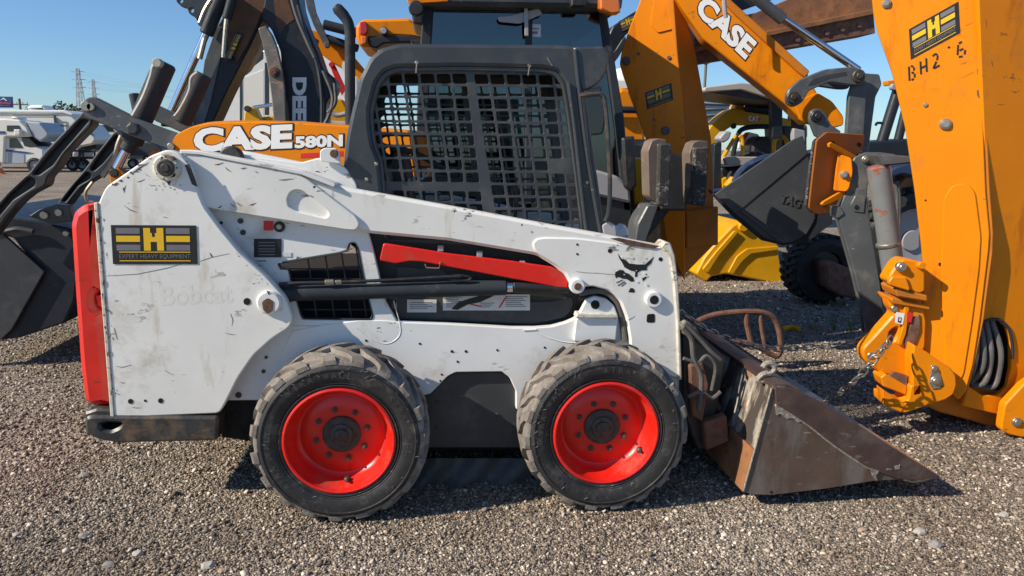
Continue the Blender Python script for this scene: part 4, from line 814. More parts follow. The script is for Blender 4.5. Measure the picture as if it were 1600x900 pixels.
ob('roof_trim', plate([(636, -4), (700, -6), (700, 2), (638, 6)], F(YB2-.13), .02, .004, 1), m_orange, ck)
ob('beacon', [plate([(938, -6), (968, -4), (970, 20), (955, 22), (938, 14)], F(YB2-.20), .10, .012, 3)], m_lampo, ck)
ob('work_lamp', [plate([(893, -8), (916, -8), (916, 10), (893, 10)], F(YB2-.20), .08, .01, 3), boss(F(YB2-.2).at(650, 14), NV, .05, .05), plate([(641, 8), (662, 8), (660, 38), (646, 36)], F(YB2-.1), .08, .01, 3)], m_black, ck)
ob('wiper', [plate([(777, 26), (800, 24), (842, 12), (848, 22), (812, 37), (780, 34)], F(YB2-.03), .02, .004, 3), plate([(819, 6), (825, 6), (826, 56), (820, 56)], F(YB2-.05), .015, .003, 1)], m_lgrey, ck)
ob('window_notice', [flat(rect(830, 38, 845, 58), F(YB2+.03), .001), flat(rect(832, 44, 842, 46), F(YB2+.03), .002, 1), flat(rect(832, 49, 840, 53), F(YB2+.03), .002, 1)], [m_label, m_dgrey], ck)
ob('driver_seat', [plate([(700, 200), (720, 95), (760, 90), (775, 120), (778, 330), (700, 330)], F(YB2+.4), .5, .04, 10), plate([(640, 62), (772, 58), (772, 66), (650, 74)], F(YB2+.5), .5, .01, 3)], m_seat, ck)
ob('glass_backing', plate([(900, 130), (944, 120), (962, 200), (974, 330), (900, 330)], F(YB2+.75), .05, .01, 3), m_black, ck)  # black plate added behind the glass so that it looks darker
ob('headliner', [plate([(668, 8), (940, 10), (946, 34), (900, 26), (700, 24), (672, 34)], F(YB2+.12), cabd-.25, .02, 4)], m_black, ck)
ob('grab_handle', [tube([F(YB2+.3).at(*q) for q in ((690, 190), (694, 120), (705, 70), (720, 40))], .02, 8), tube([F(YB2+.3).at(*q) for q in ((905, 190), (900, 120), (890, 60))], .02, 8)], m_lgrey, ck)
ob('steering_console', plate([(860, 240), (890, 200), (930, 210), (940, 330), (860, 330)], F(YB2+.35), .5, .03, 8), m_lgrey, ck)
ob('lower_panel', plate([(905, 262), (935, 266), (965, 275), (984, 292), (986, 318), (960, 312), (905, 300)], F(YB2-.05), .1, .02, 6), m_lgrey, BL)
ob('fender', plate([(972, 215), (992, 212), (996, 290), (985, 300), (976, 292)], F(YB2-.1), .5, .02, 4), m_black, BL)
ob('cab_mirror', plate([(912, 140), (940, 134), (946, 190), (942, 210), (920, 212)], F(YB2-.12), .05, .012, 5), m_dglass, BL)
ob('yellow_guard', plate([(986, 250), (1008, 246), (1010, 280), (1004, 326), (992, 330)], F(YB2+.2), .3, .01, 4), m_yel, BL)
ob('fender_disc', plate([(990, 390), (996, 350), (1012, 320), (1030, 320), (1012, 370), (1006, 390)], F(2.3), .3, .01, 4), m_grey, BL)
# loader linkage on the left
def arm_recess(o, r_, Y, t, nm='loader_link'):
    a = ob(nm, plate(o, F(Y), t, .010, 5), m_grey2, BL); return a
n1 = ob('loader_link', plate([(124, 180), (131, 172), (145, 182), (143, 196), (100, 240), (88, 262), (74, 276), (71, 290), (46, 303), (30, 316), (12, 336), (-14, 372), (-34, 360), (-4, 318), (20, 292), (48, 266), (70, 236)], F(2.30), .12, .010, 5,
   holes=[[(126, 186), (139, 188), (96, 238), (82, 258), (60, 274), (50, 272), (76, 240)], [(44, 276), (55, 280), (54, 290), (20, 312), (-8, 345), (-18, 340), (14, 304)]]), m_grey2, BL)
ob('link_web', plate([(124, 182), (142, 188), (96, 242), (70, 280), (30, 310), (-12, 360), (-28, 350), (10, 304), (48, 268)], F(2.34), .03, .003, 2), m_dblk, n1)
n2 = ob('loader_link', plate([(178, 206), (186, 202), (198, 214), (196, 226), (168, 258), (160, 272), (142, 283), (128, 292), (114, 308), (104, 322), (88, 320), (104, 298), (134, 262), (152, 238)], F(2.95), .12, .008, 4,
   holes=[[(180, 210), (193, 216), (160, 256), (146, 268), (140, 264), (156, 240)], [(135, 268), (143, 272), (140, 280), (122, 290), (102, 316), (96, 314), (116, 288)]]), m_grey2, BL)
ob('link_web', plate([(180, 206), (196, 216), (160, 262), (130, 288), (104, 320), (92, 318), (116, 284), (150, 242)], F(2.99), .03, .003, 2), m_dblk, n2)
la = ob('loader_arm', plate([(126, 172), (127, 162), (134, 153), (146, 151), (158, 157), (215, 186), (270, 206), (312, 222), (330, 250), (285, 240), (250, 229), (187, 206), (150, 190), (135, 184)], F(2.22), .06, .008, 5), m_grey, BL)
ob('loader_arm', plate([(230, 166), (236, 160), (300, 190), (300, 214), (240, 188)], F(3.0), .06, .008, 4), m_grey, BL)
ob('arm_pin', [boss(F(2.22).at(136, 166), NV, .035, .02), boss(F(2.22).at(143, 167), NV, .026, .02), boss(F(2.22).at(268, 229), NV, .024, .02)], m_steel, la)
ob('arm_bolt', [boss(F(2.22).at(209, 201), NV, .045, .02, k=6), boss(F(2.22).at(209, 201, .018), NV, .034, .008)], m_grey2, la)
c1 = ob('tilt_cylinder', [rod(F(2.36).at(259, 98), F(2.36).at(205, 224), .072, 28), rod(F(2.36).at(208, 216), F(2.36).at(198, 236), .05, 20)], m_cyl2, BL)
ob('cylinder_rod', rod(F(2.36).at(200, 230), F(2.36).at(182, 264), .030, 16), m_chrome, c1)
ob('hydraulic_pipe', [tube([F(2.25).at(*q) for q in ((250, 97), (240, 104), (236, 120), (224, 152), (205, 186))], .016, 8), boss(F(2.26).at(248, 99), NV, .03, .04)], m_pipe, c1)
c2 = ob('tilt_cylinder', [rod(F(2.9).at(318, 116), F(2.9).at(284, 192), .066, 28)], m_cyl2, BL)
ob('hydraulic_pipe', tube([F(2.8).at(*q) for q in ((309, 113), (299, 122), (296, 142), (282, 170), (268, 188))], .013, 8), m_pipe, c2)
ob('rod_bracket', [plate([(170, 270), (174, 263), (184, 264), (196, 272), (190, 284), (172, 288)], F(2.3), .12, .008, 3), boss(F(2.3).at(178, 270), NV, .03, .01, mi=1), plate([(190, 276), (230, 246), (240, 232), (246, 236), (200, 282)], F(2.38), .05, .004, 2)], [m_orange2, m_black], BL)
ob('loader_hose', [tube([F(2.5).at(*q) for q in ((190, 212), (184, 228), (180, 246), (170, 262), (160, 276))], .018, 8), tube([F(2.6).at(*q) for q in ((145, 284), (134, 300), (136, 314), (146, 316))], .012, 6)], [m_steel], BL)
# loader bucket resting on the ground at the left
fl1 = F(2.50)
lb = ob('loader_bucket', plate([(-90, 345), (0, 362), (69, 424), (17, 516), (-6, 536), (-90, 545)], fl1, .03, .004, 2), m_grey2, BL)
ob('bucket_shell', plate([(-60, 330), (0, 337), (58, 345), (112, 358), (122, 420), (116, 470), (100, 505), (30, 528), (-40, 536), (0, 500), (60, 424), (20, 372), (-60, 352)], F(2.54), 1.9, .012, 4), m_dblk, lb)
ob('bucket_lip', tube([F(2.5).at(*q) for q in ((-40, 366), (4, 362), (28, 358), (52, 362))], .02, 8), m_grey2, lb)
ob('bucket_bracket', plate([(44, 338), (60, 328), (88, 319), (108, 321), (114, 346), (80, 350)], F(2.46), .06, .006, 3), m_grey2, lb)
ob('bracket_bolt', [boss(F(2.46).at(70, 336), NV, .028, .02), boss(F(2.46).at(92, 332), NV, .026, .015), boss(F(2.52).at(103, 365), NV, .02, .01)], m_steel, lb)
# rear boom of the backhoe loader
fm = Fr(F(3.25).at(1040, 200), (-.35, -.94, 0))
b2 = ob('rear_boom', plate([(1001, 0), (985, 40), (971, 82), (968, 100), (974, 120), (992, 170), (1009, 218), (1030, 300), (1042, 380), (1070, 440), (1070, 215), (1066, 150), (1058, 78), (1052, 0), (1050, -120), (1020, -120)], fm, .05, .006, 4), m_orange, BL)
fm2 = Fr(fm.at(1064, 150), (.35, -.94, 0))
ob('boom_side', plate([(1052, -120), (1054, 0), (1060, 80), (1067, 150), (1071, 215), (1072, 430), (1119, 382), (1118, 326), (1114, 216), (1102, 150), (1090, 84), (1072, 20), (1066, -120)], fm2, .35, .005, 3, -.02), m_orange2, b2)
ob('boom_block', plate([(1070, 330), (1119, 322), (1119, 382), (1070, 388)], fm2, .2, .006, 3, .03), m_orange2, b2)
ob('boom_pin', [boss(fm.at(979, 95), fm.n, .036, .02), boss(fm.at(1040, 204), fm.n, .036, .02), boss(fm.at(1045, 90), fm.n, .016, .012), boss(fm.at(998, 84), fm.n, .012, .01), boss(fm.at(1022, 187), fm.n, .012, .01)], m_grey, b2)
ob('boom_panel', plate([(1024, -20), (1050, -20), (1052, 46), (1028, 52), (1016, 40)], fm, .01, .006, 3, .012), m_orange, b2)
decal(fm, (1011, 171), (1052, 156), (1008, 145), b2)
dk2 = Fr(F(2.95).at(1180, 90), (-.22, -.975, 0))
dp = ob('dipper_arm', plate([(1000, -95), (1068, 17), (1100, 62), (1231, 166), (1250, 185), (1262, 195), (1282, 188), (1288, 165), (1268, 130), (1262, 120), (1264, 112), (1140, 0), (1060, -95)], dk2, .26, .010, 5), m_orange, BL)
ob('dipper_strip', plate([(1112, -28), (1140, 0), (1264, 112), (1256, 122), (1246, 114), (1150, 26), (1100, -26)], dk2, .05, .006, 3, .03), m_orange2, dp)
ob('dipper_ear', plate([(1240, 162), (1262, 150), (1276, 144), (1300, 158), (1318, 182), (1318, 196), (1300, 200), (1288, 190), (1268, 196), (1250, 188)], dk2, .06, .008, 5, .004), m_orange, dp)
ob('dipper_ear', shift(plate([(1262, 150), (1276, 144), (1300, 158), (1318, 182), (1318, 196), (1300, 200), (1288, 190)], dk2, .05, .008, 5), (.10, .22, 0)), m_orange, dp)
# letters along the arm
big('CASE', (1084, 18), (1164, 94), (1103, -10), dk2, dp, .05, .085, .002)
cyh = ob('bucket_cylinder', [rod(F(2.85).at(1150, -28), F(2.85).at(1224, 31), .045, 20)], m_grey, BL)
ob('cylinder_rod', rod(F(2.85).at(1218, 26), F(2.85).at(1342, 110), .030, 16), m_chrome, cyh)
ob('hose_fitting', [tube([F(2.75).at(*q) for q in ((1130, -20), (1132, 10), (1134, 28))], .018, 8)], m_lgrey, dp)
lp = Fr(F(2.72).at(1290, 130), (-.1, -.99, 0))
l1 = ob('bucket_link', plate([(1228, 152), (1232, 140), (1250, 124), (1290, 108), (1334, 104), (1350, 110), (1354, 122), (1346, 133), (1330, 133), (1296, 128), (1264, 142), (1254, 160), (1240, 168), (1230, 162)], lp, .05, .008, 5), m_grey, BL)
ob('bucket_link', shift(plate([(1228, 152), (1232, 140), (1250, 124), (1290, 108), (1334, 104), (1350, 110), (1354, 122), (1346, 133), (1330, 133), (1296, 128), (1264, 142), (1254, 160), (1240, 168), (1230, 162)], lp, .05, .008, 5), (.12, .4, 0)), m_grey, BL)
ob('link_slot', plate([(1262, 134), (1270, 124), (1292, 117), (1322, 112), (1324, 118), (1296, 123), (1272, 133)], lp, .004, 0, 2, .0015), m_grey2, l1)
ob('link_pin', [boss(lp.at(1238, 152), lp.n, .050, .02), boss(lp.at(1238, 152, .02), lp.n, .022, .014), boss(lp.at(1341, 119), lp.n, .052, .02), boss(lp.at(1341, 119, .02), lp.n, .024, .014)], m_grease, l1)
ob('bucket_tilt_link', [plate([(1338, 130), (1352, 126), (1360, 140), (1353, 240), (1326, 240), (1332, 150)], lp, .05, .006, 3, -.06), plate([(1356, 112), (1384, 114), (1388, 130), (1378, 150), (1366, 240), (1352, 240), (1358, 140)], lp, .2, .006, 3, -.1), rod(lp.at(1341, 119, -.3), lp.at(1341, 119, 0), .04)], m_grey, BL)
ob('dipper_link', [plate([(1262, 188), (1264, 174), (1274, 169), (1286, 176), (1296, 196), (1312, 206), (1300, 216), (1272, 214)], lp, .05, .006, 4, .04)], m_grey, BL)
ob('dipper_link_pin', [boss(lp.at(1272, 182, .04), lp.n, .046, .02), boss(lp.at(1272, 182, .06), lp.n, .024, .02, k=8)], m_black, BL)
tb = Fr(F(2.55).at(1200, 300), (-.3, -.95, 0))
bk = ob('digging_bucket', plate([(1116, 304), (1239, 218), (1254, 212), (1262, 240), (1277, 300), (1272, 345), (1260, 366), (1240, 377), (1224, 380), (1195, 372), (1150, 335)], tb, .02, .003, 3), m_grey2, BL)
ob('bucket_side_step', plate([(1116, 304), (1239, 218), (1254, 212), (1262, 240), (1157, 328), (1150, 335)], tb, .03, .004, 2, .012), m_grey2, bk)
ob('bucket_shell', plate([(1116, 302), (1150, 334), (1195, 371), (1224, 379), (1258, 366), (1275, 340), (1280, 300), (1264, 240), (1300, 230), (1310, 300), (1300, 350), (1262, 380), (1224, 384), (1190, 376), (1146, 340), (1112, 304)], tb, .55, .004, 1, -.02), m_dblk, bk)
ob('raised_lettering', text('TAG', tb, (1217, 316), (1248, 325), (1222, 302), .012, .012, .03), m_grey2, bk)
ob('bucket_weld', tube([tb.at(*q, .006) for q in ((1158, 330), (1180, 346), (1205, 366), (1224, 378))], .008, 6), m_grey, bk)
# stabilizer pads of the backhoe loader, rubber faced
for i, (x, y, Y_) in enumerate(((1010, 216, 2.05), (1075, 219, 2.2))):
    fpd = Fr(F(Y_).at(x+24, y+50), (.15, -.99, 0))
    s = ob('stabilizer_pad', plate([(x+4, y+90), (x+2, y+20), (x+8, y+4), (x+18, y), (x+32, y+2), (x+30, y+16), (x+14, y+100)], fpd, .12, .006, 3), m_padst, BL)
    ob('pad_rubber', plate([(x+14, y+105), (x+17, y+8), (x+36, y+8), (x+31, y+106)] if i == 0 else [(x+2, y+100), (x+7, y+12), (x+29, y+10), (x+24, y+104)], fpd, .14, .010, 3, .04), m_pad, s)
ob('stabilizer_leg', [plate([(1040, 235), (1060, 240), (1078, 245), (1074, 330), (1030, 330)], F(2.3), .2, .02, 4), plate([(1020, 320), (1050, 325), (1010, 375), (990, 420), (985, 400)], F(2.35), .2, .01, 3)], m_black, BL)
def tyre_wheel(name, c, r, w_, parent, m1, m2, rimr=.55, n=26):
    c = Vector(c); gs = [lathe([(r*rimr, 0), (r*.72, -w_*.08), (r*.88, -.0), (r*.94, w_*.15), (r*.94, w_*.85), (r*.88, w_), (r*.7, w_*1.05), (r*rimr, w_)], c, (0, 1, 0), 40, 0, False)]
    for k in range(n):
        for sd in (0, 1):
            a = 2*math.pi*(k+.5*sd)/n; V = []
            for t_, ph in ((0.0, 0), (.55, .16)):
                for rr in (r*.92, r):
                    for s_ in (-.055, .055):
                        b_ = a+ph+s_; y = t_*w_ if sd == 0 else w_-t_*w_
                        V.append(c+Vector((rr*math.cos(b_), y, rr*math.sin(b_))))
            gs.append((V, [(2, 3, 7, 6), (0, 2, 6, 4), (1, 5, 7, 3), (0, 1, 3, 2), (4, 6, 7, 5)], 0))
    o = ob(name, gs, m1, parent)
    ob('rim', lathe([(r*rimr*1.03, .0), (r*rimr*.95, .01), (r*rimr*.9, .06), (r*.2, .07), (r*.18, .04), (.001, .04)], c, (0, 1, 0), 32, 0, False), m2, o)
    return o
ob('exhaust_stub', rod(F(2.7).at(209, 146), F(2.7).at(218, 186), .035), m_grey2, BL)
tyre_wheel('wheel', (P(760, 420, 2.4).x, 2.45, .62), .62, .45, BL, m_tyreb, m_lgrey)
tyre_wheel('wheel', (P(760, 420, 2.4).x, 3.75, .80), .80, .5, BL, m_tyreb, m_lgrey)  # hidden far wheel, added to cast shade on the ground to the right
ob('shadow_fender', [box(P(760, 420, 2.4).x-.7, P(760, 420, 2.4).x+.9, 3.7, 4.3, 1.5, 1.65, .04)], m_black, BL)  # hidden box over the far wheel, added to lengthen its shadow
tyre_wheel('wheel', (P(420, 420, 2.4).x, 2.45, .45), .45, .3, BL, m_tyreb, m_lgrey)
# ================================================================== BLACK EXCAVATOR BOOM FURTHER BACK
EX = root('excavator', (-.5, 5.2, 0), 'black excavator boom with white lettering rising behind the orange hood', 'excavator')
f5 = F(4.8)
e1 = ob('stick', plate([(338, 42), (364, 0), (372, -60), (440, -60), (424, 0), (414, 22), (392, 70), (373, 107), (354, 144), (335, 186), (318, 210), (280, 215), (302, 189), (311, 160), (320, 95)], f5, .35, .012, 4), m_dblk, EX)
ob('stick_sheen', plate([(364, 0), (372, -60), (438, -60), (420, 2), (410, 22), (388, 70), (372, 98), (355, 70), (352, 38)], f5, .02, .006, 3, .016), m_brown, e1)  # brown plate paints the reflection on the stick's black finish
ob('stick_side', plate([(338, 42), (320, 95), (311, 160), (302, 189), (290, 205), (316, 205), (330, 160), (350, 70), (352, 42)], f5, .03, .006, 2, .014), m_grey, e1)
decal(f5, (352, 92), (371, 50), (362, 95), e1, proud=.04)
ob('boom_linkage', plate([(275, -20), (275, 2), (284, 11), (292, 12), (296, 22), (306, 28), (310, 40), (320, 44), (330, 36), (350, 0), (350, -30)], F(4.95), .08, .006, 3, holes=[circ(282, 1, 4, 10), circ(299, 16, 4, 10), circ(312, 30, 3.6, 10)]), m_grey2, EX)
x1 = ob('boom_cylinder', [rod(F(4.7).at(352, -20), F(4.7).at(322, 54), .066, 20)], m_cyl, EX)
ob('cylinder_rod', [rod(F(4.7).at(322, 52), F(4.7).at(266, 178), .038, 16)], m_chrome, x1)
x2 = ob('boom_cylinder', [rod(F(4.6).at(368, -20), F(4.6).at(354, 30), .045, 16)], m_cyl, EX)
ob('hydraulic_hose', [tube([F(4.55).at(*q) for q in ((354, 30), (352, 50), (350, 76), (349, 90))], .022, 8), tube([F(4.6).at(*q) for q in ((320, 60), (316, 76), (312, 92))], .026, 8), tube([F(4.6).at(*q) for q in ((330, 0), (320, 16), (312, 36))], .02, 8)], m_steel, EX)
ob('rod_base', [plate([(250, 186), (256, 172), (270, 166), (290, 178), (300, 195), (250, 198)], F(4.7), .3, .02, 4)], m_black, EX)
e2 = ob('boom', plate([(408, 28), (420, -40), (462, -40), (468, 8), (476, 34), (496, 82), (505, 108), (522, 122), (526, 132), (522, 144), (510, 160), (507, 215), (444, 215), (444, 160), (438, 80), (424, 46)], F(4.7), .4, .015, 4), m_dblk, EX)
ob('boom_edge', tube([F(4.7).at(*q, .01) for q in ((466, 8), (480, 60), (496, 100), (503, 150), (503, 200))], .02, 8), m_grey2, e2)
ob('boom_patch', flat([(428, 0), (450, 0), (460, 30), (446, 40), (438, 55), (432, 40)], F(4.7), .004), m_brown, e2)  # brown patch laid over the black boom
ob('lettering', text('DEERE', F(4.7), (457, 121), (457, 230), (479, 121), .006, .004, .05), m_letter, e2)
ob('boom_guard', plate([(403, 44), (415, 40), (425, 54), (433, 74), (441, 110), (445, 140), (448, 215), (430, 215), (424, 150), (417, 100), (410, 68)], F(4.6), .06, .008, 3), m_wornst, e2)
ob('guard_bolt', [boss(F(4.6).at(429, 113), NV, .05, .02), boss(F(4.6).at(429, 113, .02), NV, .026, .02)], m_rustpin, e2)
ob('boom_hose', [tube([F(4.6).at(*q) for q in pts], .02, 8) for pts in (((505, 110), (520, 150), (514, 180), (504, 200)), ((452, -20), (462, 20), (478, 60), (492, 90)), ((523, 130), (524, 160), (512, 176)))], m_rub, EX)
ob('tan_brace', plate([(372, 104), (404, 52), (408, 70), (386, 108), (376, 116)], F(5.2), .2, .01, 3), m_wornst, EX)
# ================================================================== ORANGE MACHINE BEHIND THE EXHAUST
OM = root('orange_digger', (1.0, 6.2, 0), 'orange digger arm with red lamp bracket seen behind the upright exhaust stack', 'digger')
f6 = F(6.0)
o1 = ob('arm', plate([(480, 44), (500, 50), (542, 76), (566, 104), (600, 160), (585, 170), (556, 118), (520, 98), (498, 82)], f6, .3, .012, 4), m_orange, OM)
ob('arm_letter', text('C', f6, (531, 110), (545, 120), (540, 86), .006, .004, .05), m_letter, o1)
ob('arm_decal', flat([(484, 54), (497, 62), (493, 76), (486, 70)], f6, .005), m_ink, o1)
ob('arm_link', [plate([(472, -20), (486, -20), (494, 20), (516, 68), (514, 75), (508, 75), (490, 40), (480, 14)], F(5.9), .05, .006, 3), boss(F(5.9).at(511, 70), NV, .03, .03)], m_grey, OM)
ob('arm_cylinder', [rod(F(5.85).at(505, 38), F(5.85).at(560, 52), .055, 16), rod(F(5.95).at(505, 58), F(5.95).at(560, 76), .045, 16)], m_cyl, OM)
ob('red_brace', [plate([(514, 100), (521, 97), (541, 140), (534, 150)], F(5.8), .05, .004, 2), plate([(534, 148), (541, 140), (552, 160), (546, 172)], F(5.8), .05, .004, 2, mi=1), boss(F(5.8).at(518, 101), NV, .03, .02)], [m_dred, m_wht], OM)
ob('cab_rear_roof', plate([(556, 40), (566, 30), (640, 28), (648, 36), (664, 36), (668, 62), (640, 58), (600, 56), (585, 74), (562, 72), (556, 60)], F(5.6), 1.0, .03, 5), m_orange, OM)
om = OM.children[-1]
ob('tail_lamp', [plate([(562, 34), (572, 33), (575, 48), (571, 54), (562, 54)], F(5.55), .08, .01, 3)], m_lampr, om)
ob('indicator_lamp', [plate([(563, 56), (573, 56), (572, 68), (565, 70)], F(5.55), .08, .01, 3)], m_lampo, om)
ob('lamp_bracket', plate([(574, 56), (640, 54), (660, 60), (660, 66), (600, 68), (588, 76), (576, 72)], F(5.57), .4, .02, 3), m_black, om)
ob('work_light', [boss(F(5.58).at(600, 49), NV, .045, .05), boss(F(5.58).at(600, 49, .05), NV, .034, .01, mi=1)], [m_black, m_lgrey], om)
ob('yellow_hub', [plate([(505, 165), (515, 152), (535, 155), (545, 175), (540, 200), (505, 200)], F(6.3), .3, .02, 4)], m_yel, OM)
ob('engine_parts', [tube([F(6.1).at(*q) for q in ((510, 170), (525, 180), (540, 178))], .03, 8), tube([F(6.1).at(*q) for q in ((508, 190), (520, 195), (540, 196))], .05, 8)], m_lgrey, OM)
# black arched boom with the company sticker at the top right of the cab
AB = root('black_boom', (2.6, 6.4, 0), 'black arched digger boom with yellow and grey sticker right of the dark cab', 'digger boom')
fab = F(5.0)
b5 = ob('boom', plate([(940, 110), (944, 70), (958, 40), (985, 22), (1010, 8), (1030, 2), (1030, 26), (1000, 40), (978, 54), (964, 76), (958, 120)], fab, .3, .012, 4), m_dblk, AB)
decal(fab, (971, 50), (996, 39), (967, 33), b5, proud=.006)
ob('bracket', [plate([(946, 92), (962, 78), (972, 62), (978, 56), (978, 70), (966, 90), (955, 104)], F(4.9), .05, .005, 2)], m_grey2, AB)
# ================================================================== YELLOW MACHINES ON THE RIGHT
CT = root('mini_excavator', (3.4, 7.6, 0), 'yellow mini excavator with canopy and black seat, seen between the orange booms', 'excavator')
fy = F(7.4)
yb = ob('boom', plate([(1104, 224), (1108, 200), (1126, 182), (1140, 172), (1150, 169), (1206, 180), (1242, 188), (1262, 196), (1262, 216), (1242, 203), (1208, 196), (1148, 195), (1136, 202), (1120, 216), (1112, 240)], fy, .3, .012, 4), m_yel, CT)
ob('boom_lug', [plate([(1148, 170), (1150, 161), (1163, 162), (1164, 172)], F(7.45), .2, .01, 2), rod(F(7.4).at(1165, 168), F(7.4).at(1206, 174), .06, mi=1)], [m_yel, m_dblk], yb)
ob('lettering', [text('CAT', fy, (1169, 189), (1185, 190), (1169, 181), .014, .004, .06), flat([(1182, 181), (1189, 186), (1183, 191)], fy, .012, 1)], [m_letter, m_dred], yb)
ob('boom_pin', boss(fy.at(1146, 197), NV, .04, .02), m_black, yb)
ob('lamp', [boss(fy.at(1236, 183), NV, .05, .03)], m_lgrey, yb)
fz = F(6.3)
cn = ob('canopy', plate([(1100, 140), (1102, 136), (1158, 129), (1205, 134), (1262, 140), (1262, 148), (1210, 156), (1158, 140), (1102, 144)], fz, 1.2, .012, 3), m_cream, CT)
ob('canopy_underside', plate([(1102, 143), (1158, 138), (1210, 150), (1262, 142), (1262, 160), (1210, 158), (1158, 152)], F(6.36), 1.1, .005, 2), m_black, cn)
ob('canopy_post', [plate([(1207, 152), (1223, 154), (1223, 216), (1207, 216)], F(6.5), .12, .01, 2), plate([(1242, 160), (1257, 160), (1257, 218), (1242, 218)], F(6.5), .12, .01, 2), plate([(1240, 200), (1258, 204), (1258, 222), (1240, 220)], F(6.45), .1, .01, 2, mi=1)], [m_dblk, m_lgrey], CT)
ob('seat', [plate([(1174, 244), (1177, 222), (1186, 213), (1204, 213), (1208, 224), (1205, 244)], F(6.9), .3, .03, 6), plate([(1160, 246), (1172, 236), (1206, 238), (1208, 250), (1160, 250)], F(6.8), .45, .03, 4)], m_seat, CT)
ob('grab_rail', [tube([F(6.7).at(*q) for q in pts], .028, 8) for pts in (((1129, 247), (1138, 232), (1150, 212)), ((1158, 270), (1160, 240), (1160, 218), (1156, 212)), ((1209, 244), (1210, 222), (1218, 213), (1227, 217), (1230, 226)))], m_yel, CT)
ob('black_frame', [tube([F(6.9).at(*q) for q in ((1144, 248), (1152, 214), (1160, 202), (1180, 198), (1206, 198))], .035, 8)], m_dblk, CT)
ob('platform', plate([(1132, 248), (1140, 245), (1190, 245), (1188, 254), (1162, 259), (1136, 258)], F(6.5), .6, .01, 3), m_cream, CT)
ob('floor_frame', plate([(1126, 262), (1190, 258), (1240, 240), (1260, 290), (1130, 296)], F(6.8), .8, .02, 4), m_black, CT)
ob('front_post', plate([(1116, 224), (1128, 222), (1126, 296), (1114, 296)], F(6.4), .12, .01, 3), m_dblk, CT)
ob('headlamp', [plate([(1123, 216), (1134, 204), (1144, 206), (1140, 218), (1130, 224)], F(6.5), .2, .02, 4)], m_lgrey, CT)
ob('decal_panel', [plate([(1156, 214), (1170, 206), (1186, 210), (1178, 234), (1154, 232)], F(7.2), .05, .006, 2, mi=0), flat([(1156, 222), (1164, 207), (1171, 207), (1160, 226)], F(7.19), .001, 1), flat([(1172, 232), (1184, 212), (1187, 212), (1177, 233)], F(7.19), .001, 2)], [m_wht, m_dred, m_orange], CT)
ob('fender_bar', [tube([F(6.2).at(*q) for q in ((1148, 284), (1156, 270), (1170, 258), (1192, 248), (1206, 246))], .05, 8), tube([F(6.3).at(*q) for q in ((1104, 300), (1128, 298), (1150, 298))], .035, 8)], m_blue, CT)
ob('hydraulic_ram', [rod(F(6.3).at(1136, 294), F(6.3).at(1148, 280), .07), plate([(1126, 278), (1136, 276), (1142, 290), (1128, 296)], F(6.4), .2, .02, 3)], m_yel, CT)
ob('wheel_hub', lathe([(.22, 0), (.22, .2), (.05, .22)], P(1168, 284, 6.5), (0, 1, 0), 24), m_grey2, CT)
ob('engine_cover', plate([(1222, 196), (1262, 200), (1262, 240), (1225, 240)], F(7.0), .6, .03, 4), m_black, CT)
# yellow loader bucket lying on the ground
fyb = F(5.7)
yk = ob('yellow_bucket', plate([(1087, 428), (1100, 402), (1118, 380), (1145, 352), (1158, 345), (1172, 350), (1215, 379), (1225, 446), (1205, 442), (1135, 428), (1112, 432), (1104, 441)], fyb, .9, .02, 4), m_yel,
        label='bright yellow loader bucket lying on the gravel beneath the grey digging bucket', cat='bucket', org=(P(1160, 440, 6.0).x, 6.1, 0))
ob('bucket_rib', [plate([(1136, 426), (1150, 400), (1166, 388), (1216, 384), (1214, 390), (1172, 396), (1158, 408), (1144, 428)], fyb, .03, .006, 3, .03), plate([(1096, 420), (1116, 394), (1146, 360), (1152, 362), (1122, 398), (1104, 426)], fyb, .04, .006, 3, .04)], m_yel, yk)
ob('lifting_eye', boss(fyb.at(1160, 354), NV, .06, .05), m_yel, yk)
# small tractor: black tyre, blue fender and roll frame between the booms
TR = root('tractor', (4.2, 4.6, 0), 'blue tractor half hidden behind the grey stabilizer leg and orange boom', 'tractor')
tyre_wheel('wheel', (P(1290, 432, 4.3).x, 4.3, .38), .38, .3, TR, m_tyreb, m_grey2)
tyre_wheel('wheel', (P(1432, 350, 4.8).x, 4.8, .62), .62, .4, TR, m_tyreb, m_lgrey, .6)
ob('axle', [plate([(1290, 412), (1300, 408), (1340, 424), (1345, 470), (1312, 462), (1294, 450)], F(4.1), .3, .02, 4)], m_rust, TR)
ob('axle_face', plate([(1296, 372), (1312, 374), (1326, 392), (1328, 415), (1298, 408)], F(4.4), .1, .01, 3), m_grey, TR)
ob('roll_bar', [rod(F(5.0).at(1405, 135), F(5.0).at(1372, 240), .06), rod(F(5.2).at(1418, 160), F(5.2).at(1398, 240), .05), tube([F(5.0).at(*q) for q in ((1368, 196), (1372, 192), (1390, 194))], .015, 6)], m_dblk, TR)
ob('lamp', [boss(F(4.95).at(1394, 136), NV, .035, .05), plate([(1386, 126), (1410, 124), (1408, 132), (1388, 134)], F(4.95), .1, .01, 2, mi=1)], [m_lgrey, m_orange], TR)
ob('hood', plate([(1352, 222), (1440, 216), (1440, 244), (1352, 246)], F(4.9), .6, .02, 3), m_dblk, TR)
ob('yellow_panel', plate([(1395, 240), (1440, 238), (1440, 262), (1395, 262)], F(5.2), .2, .01, 3), m_yel, TR)
ob('fender', plate([(1386, 272), (1396, 262), (1420, 254), (1445, 252), (1445, 280), (1410, 272), (1392, 278)], F(4.6), .5, .02, 4), m_blue, TR)
ob('body', plate([(1400, 285), (1415, 276), (1445, 284), (1445, 400), (1405, 380)], F(4.95), .4, .02, 4), m_grey2, TR)
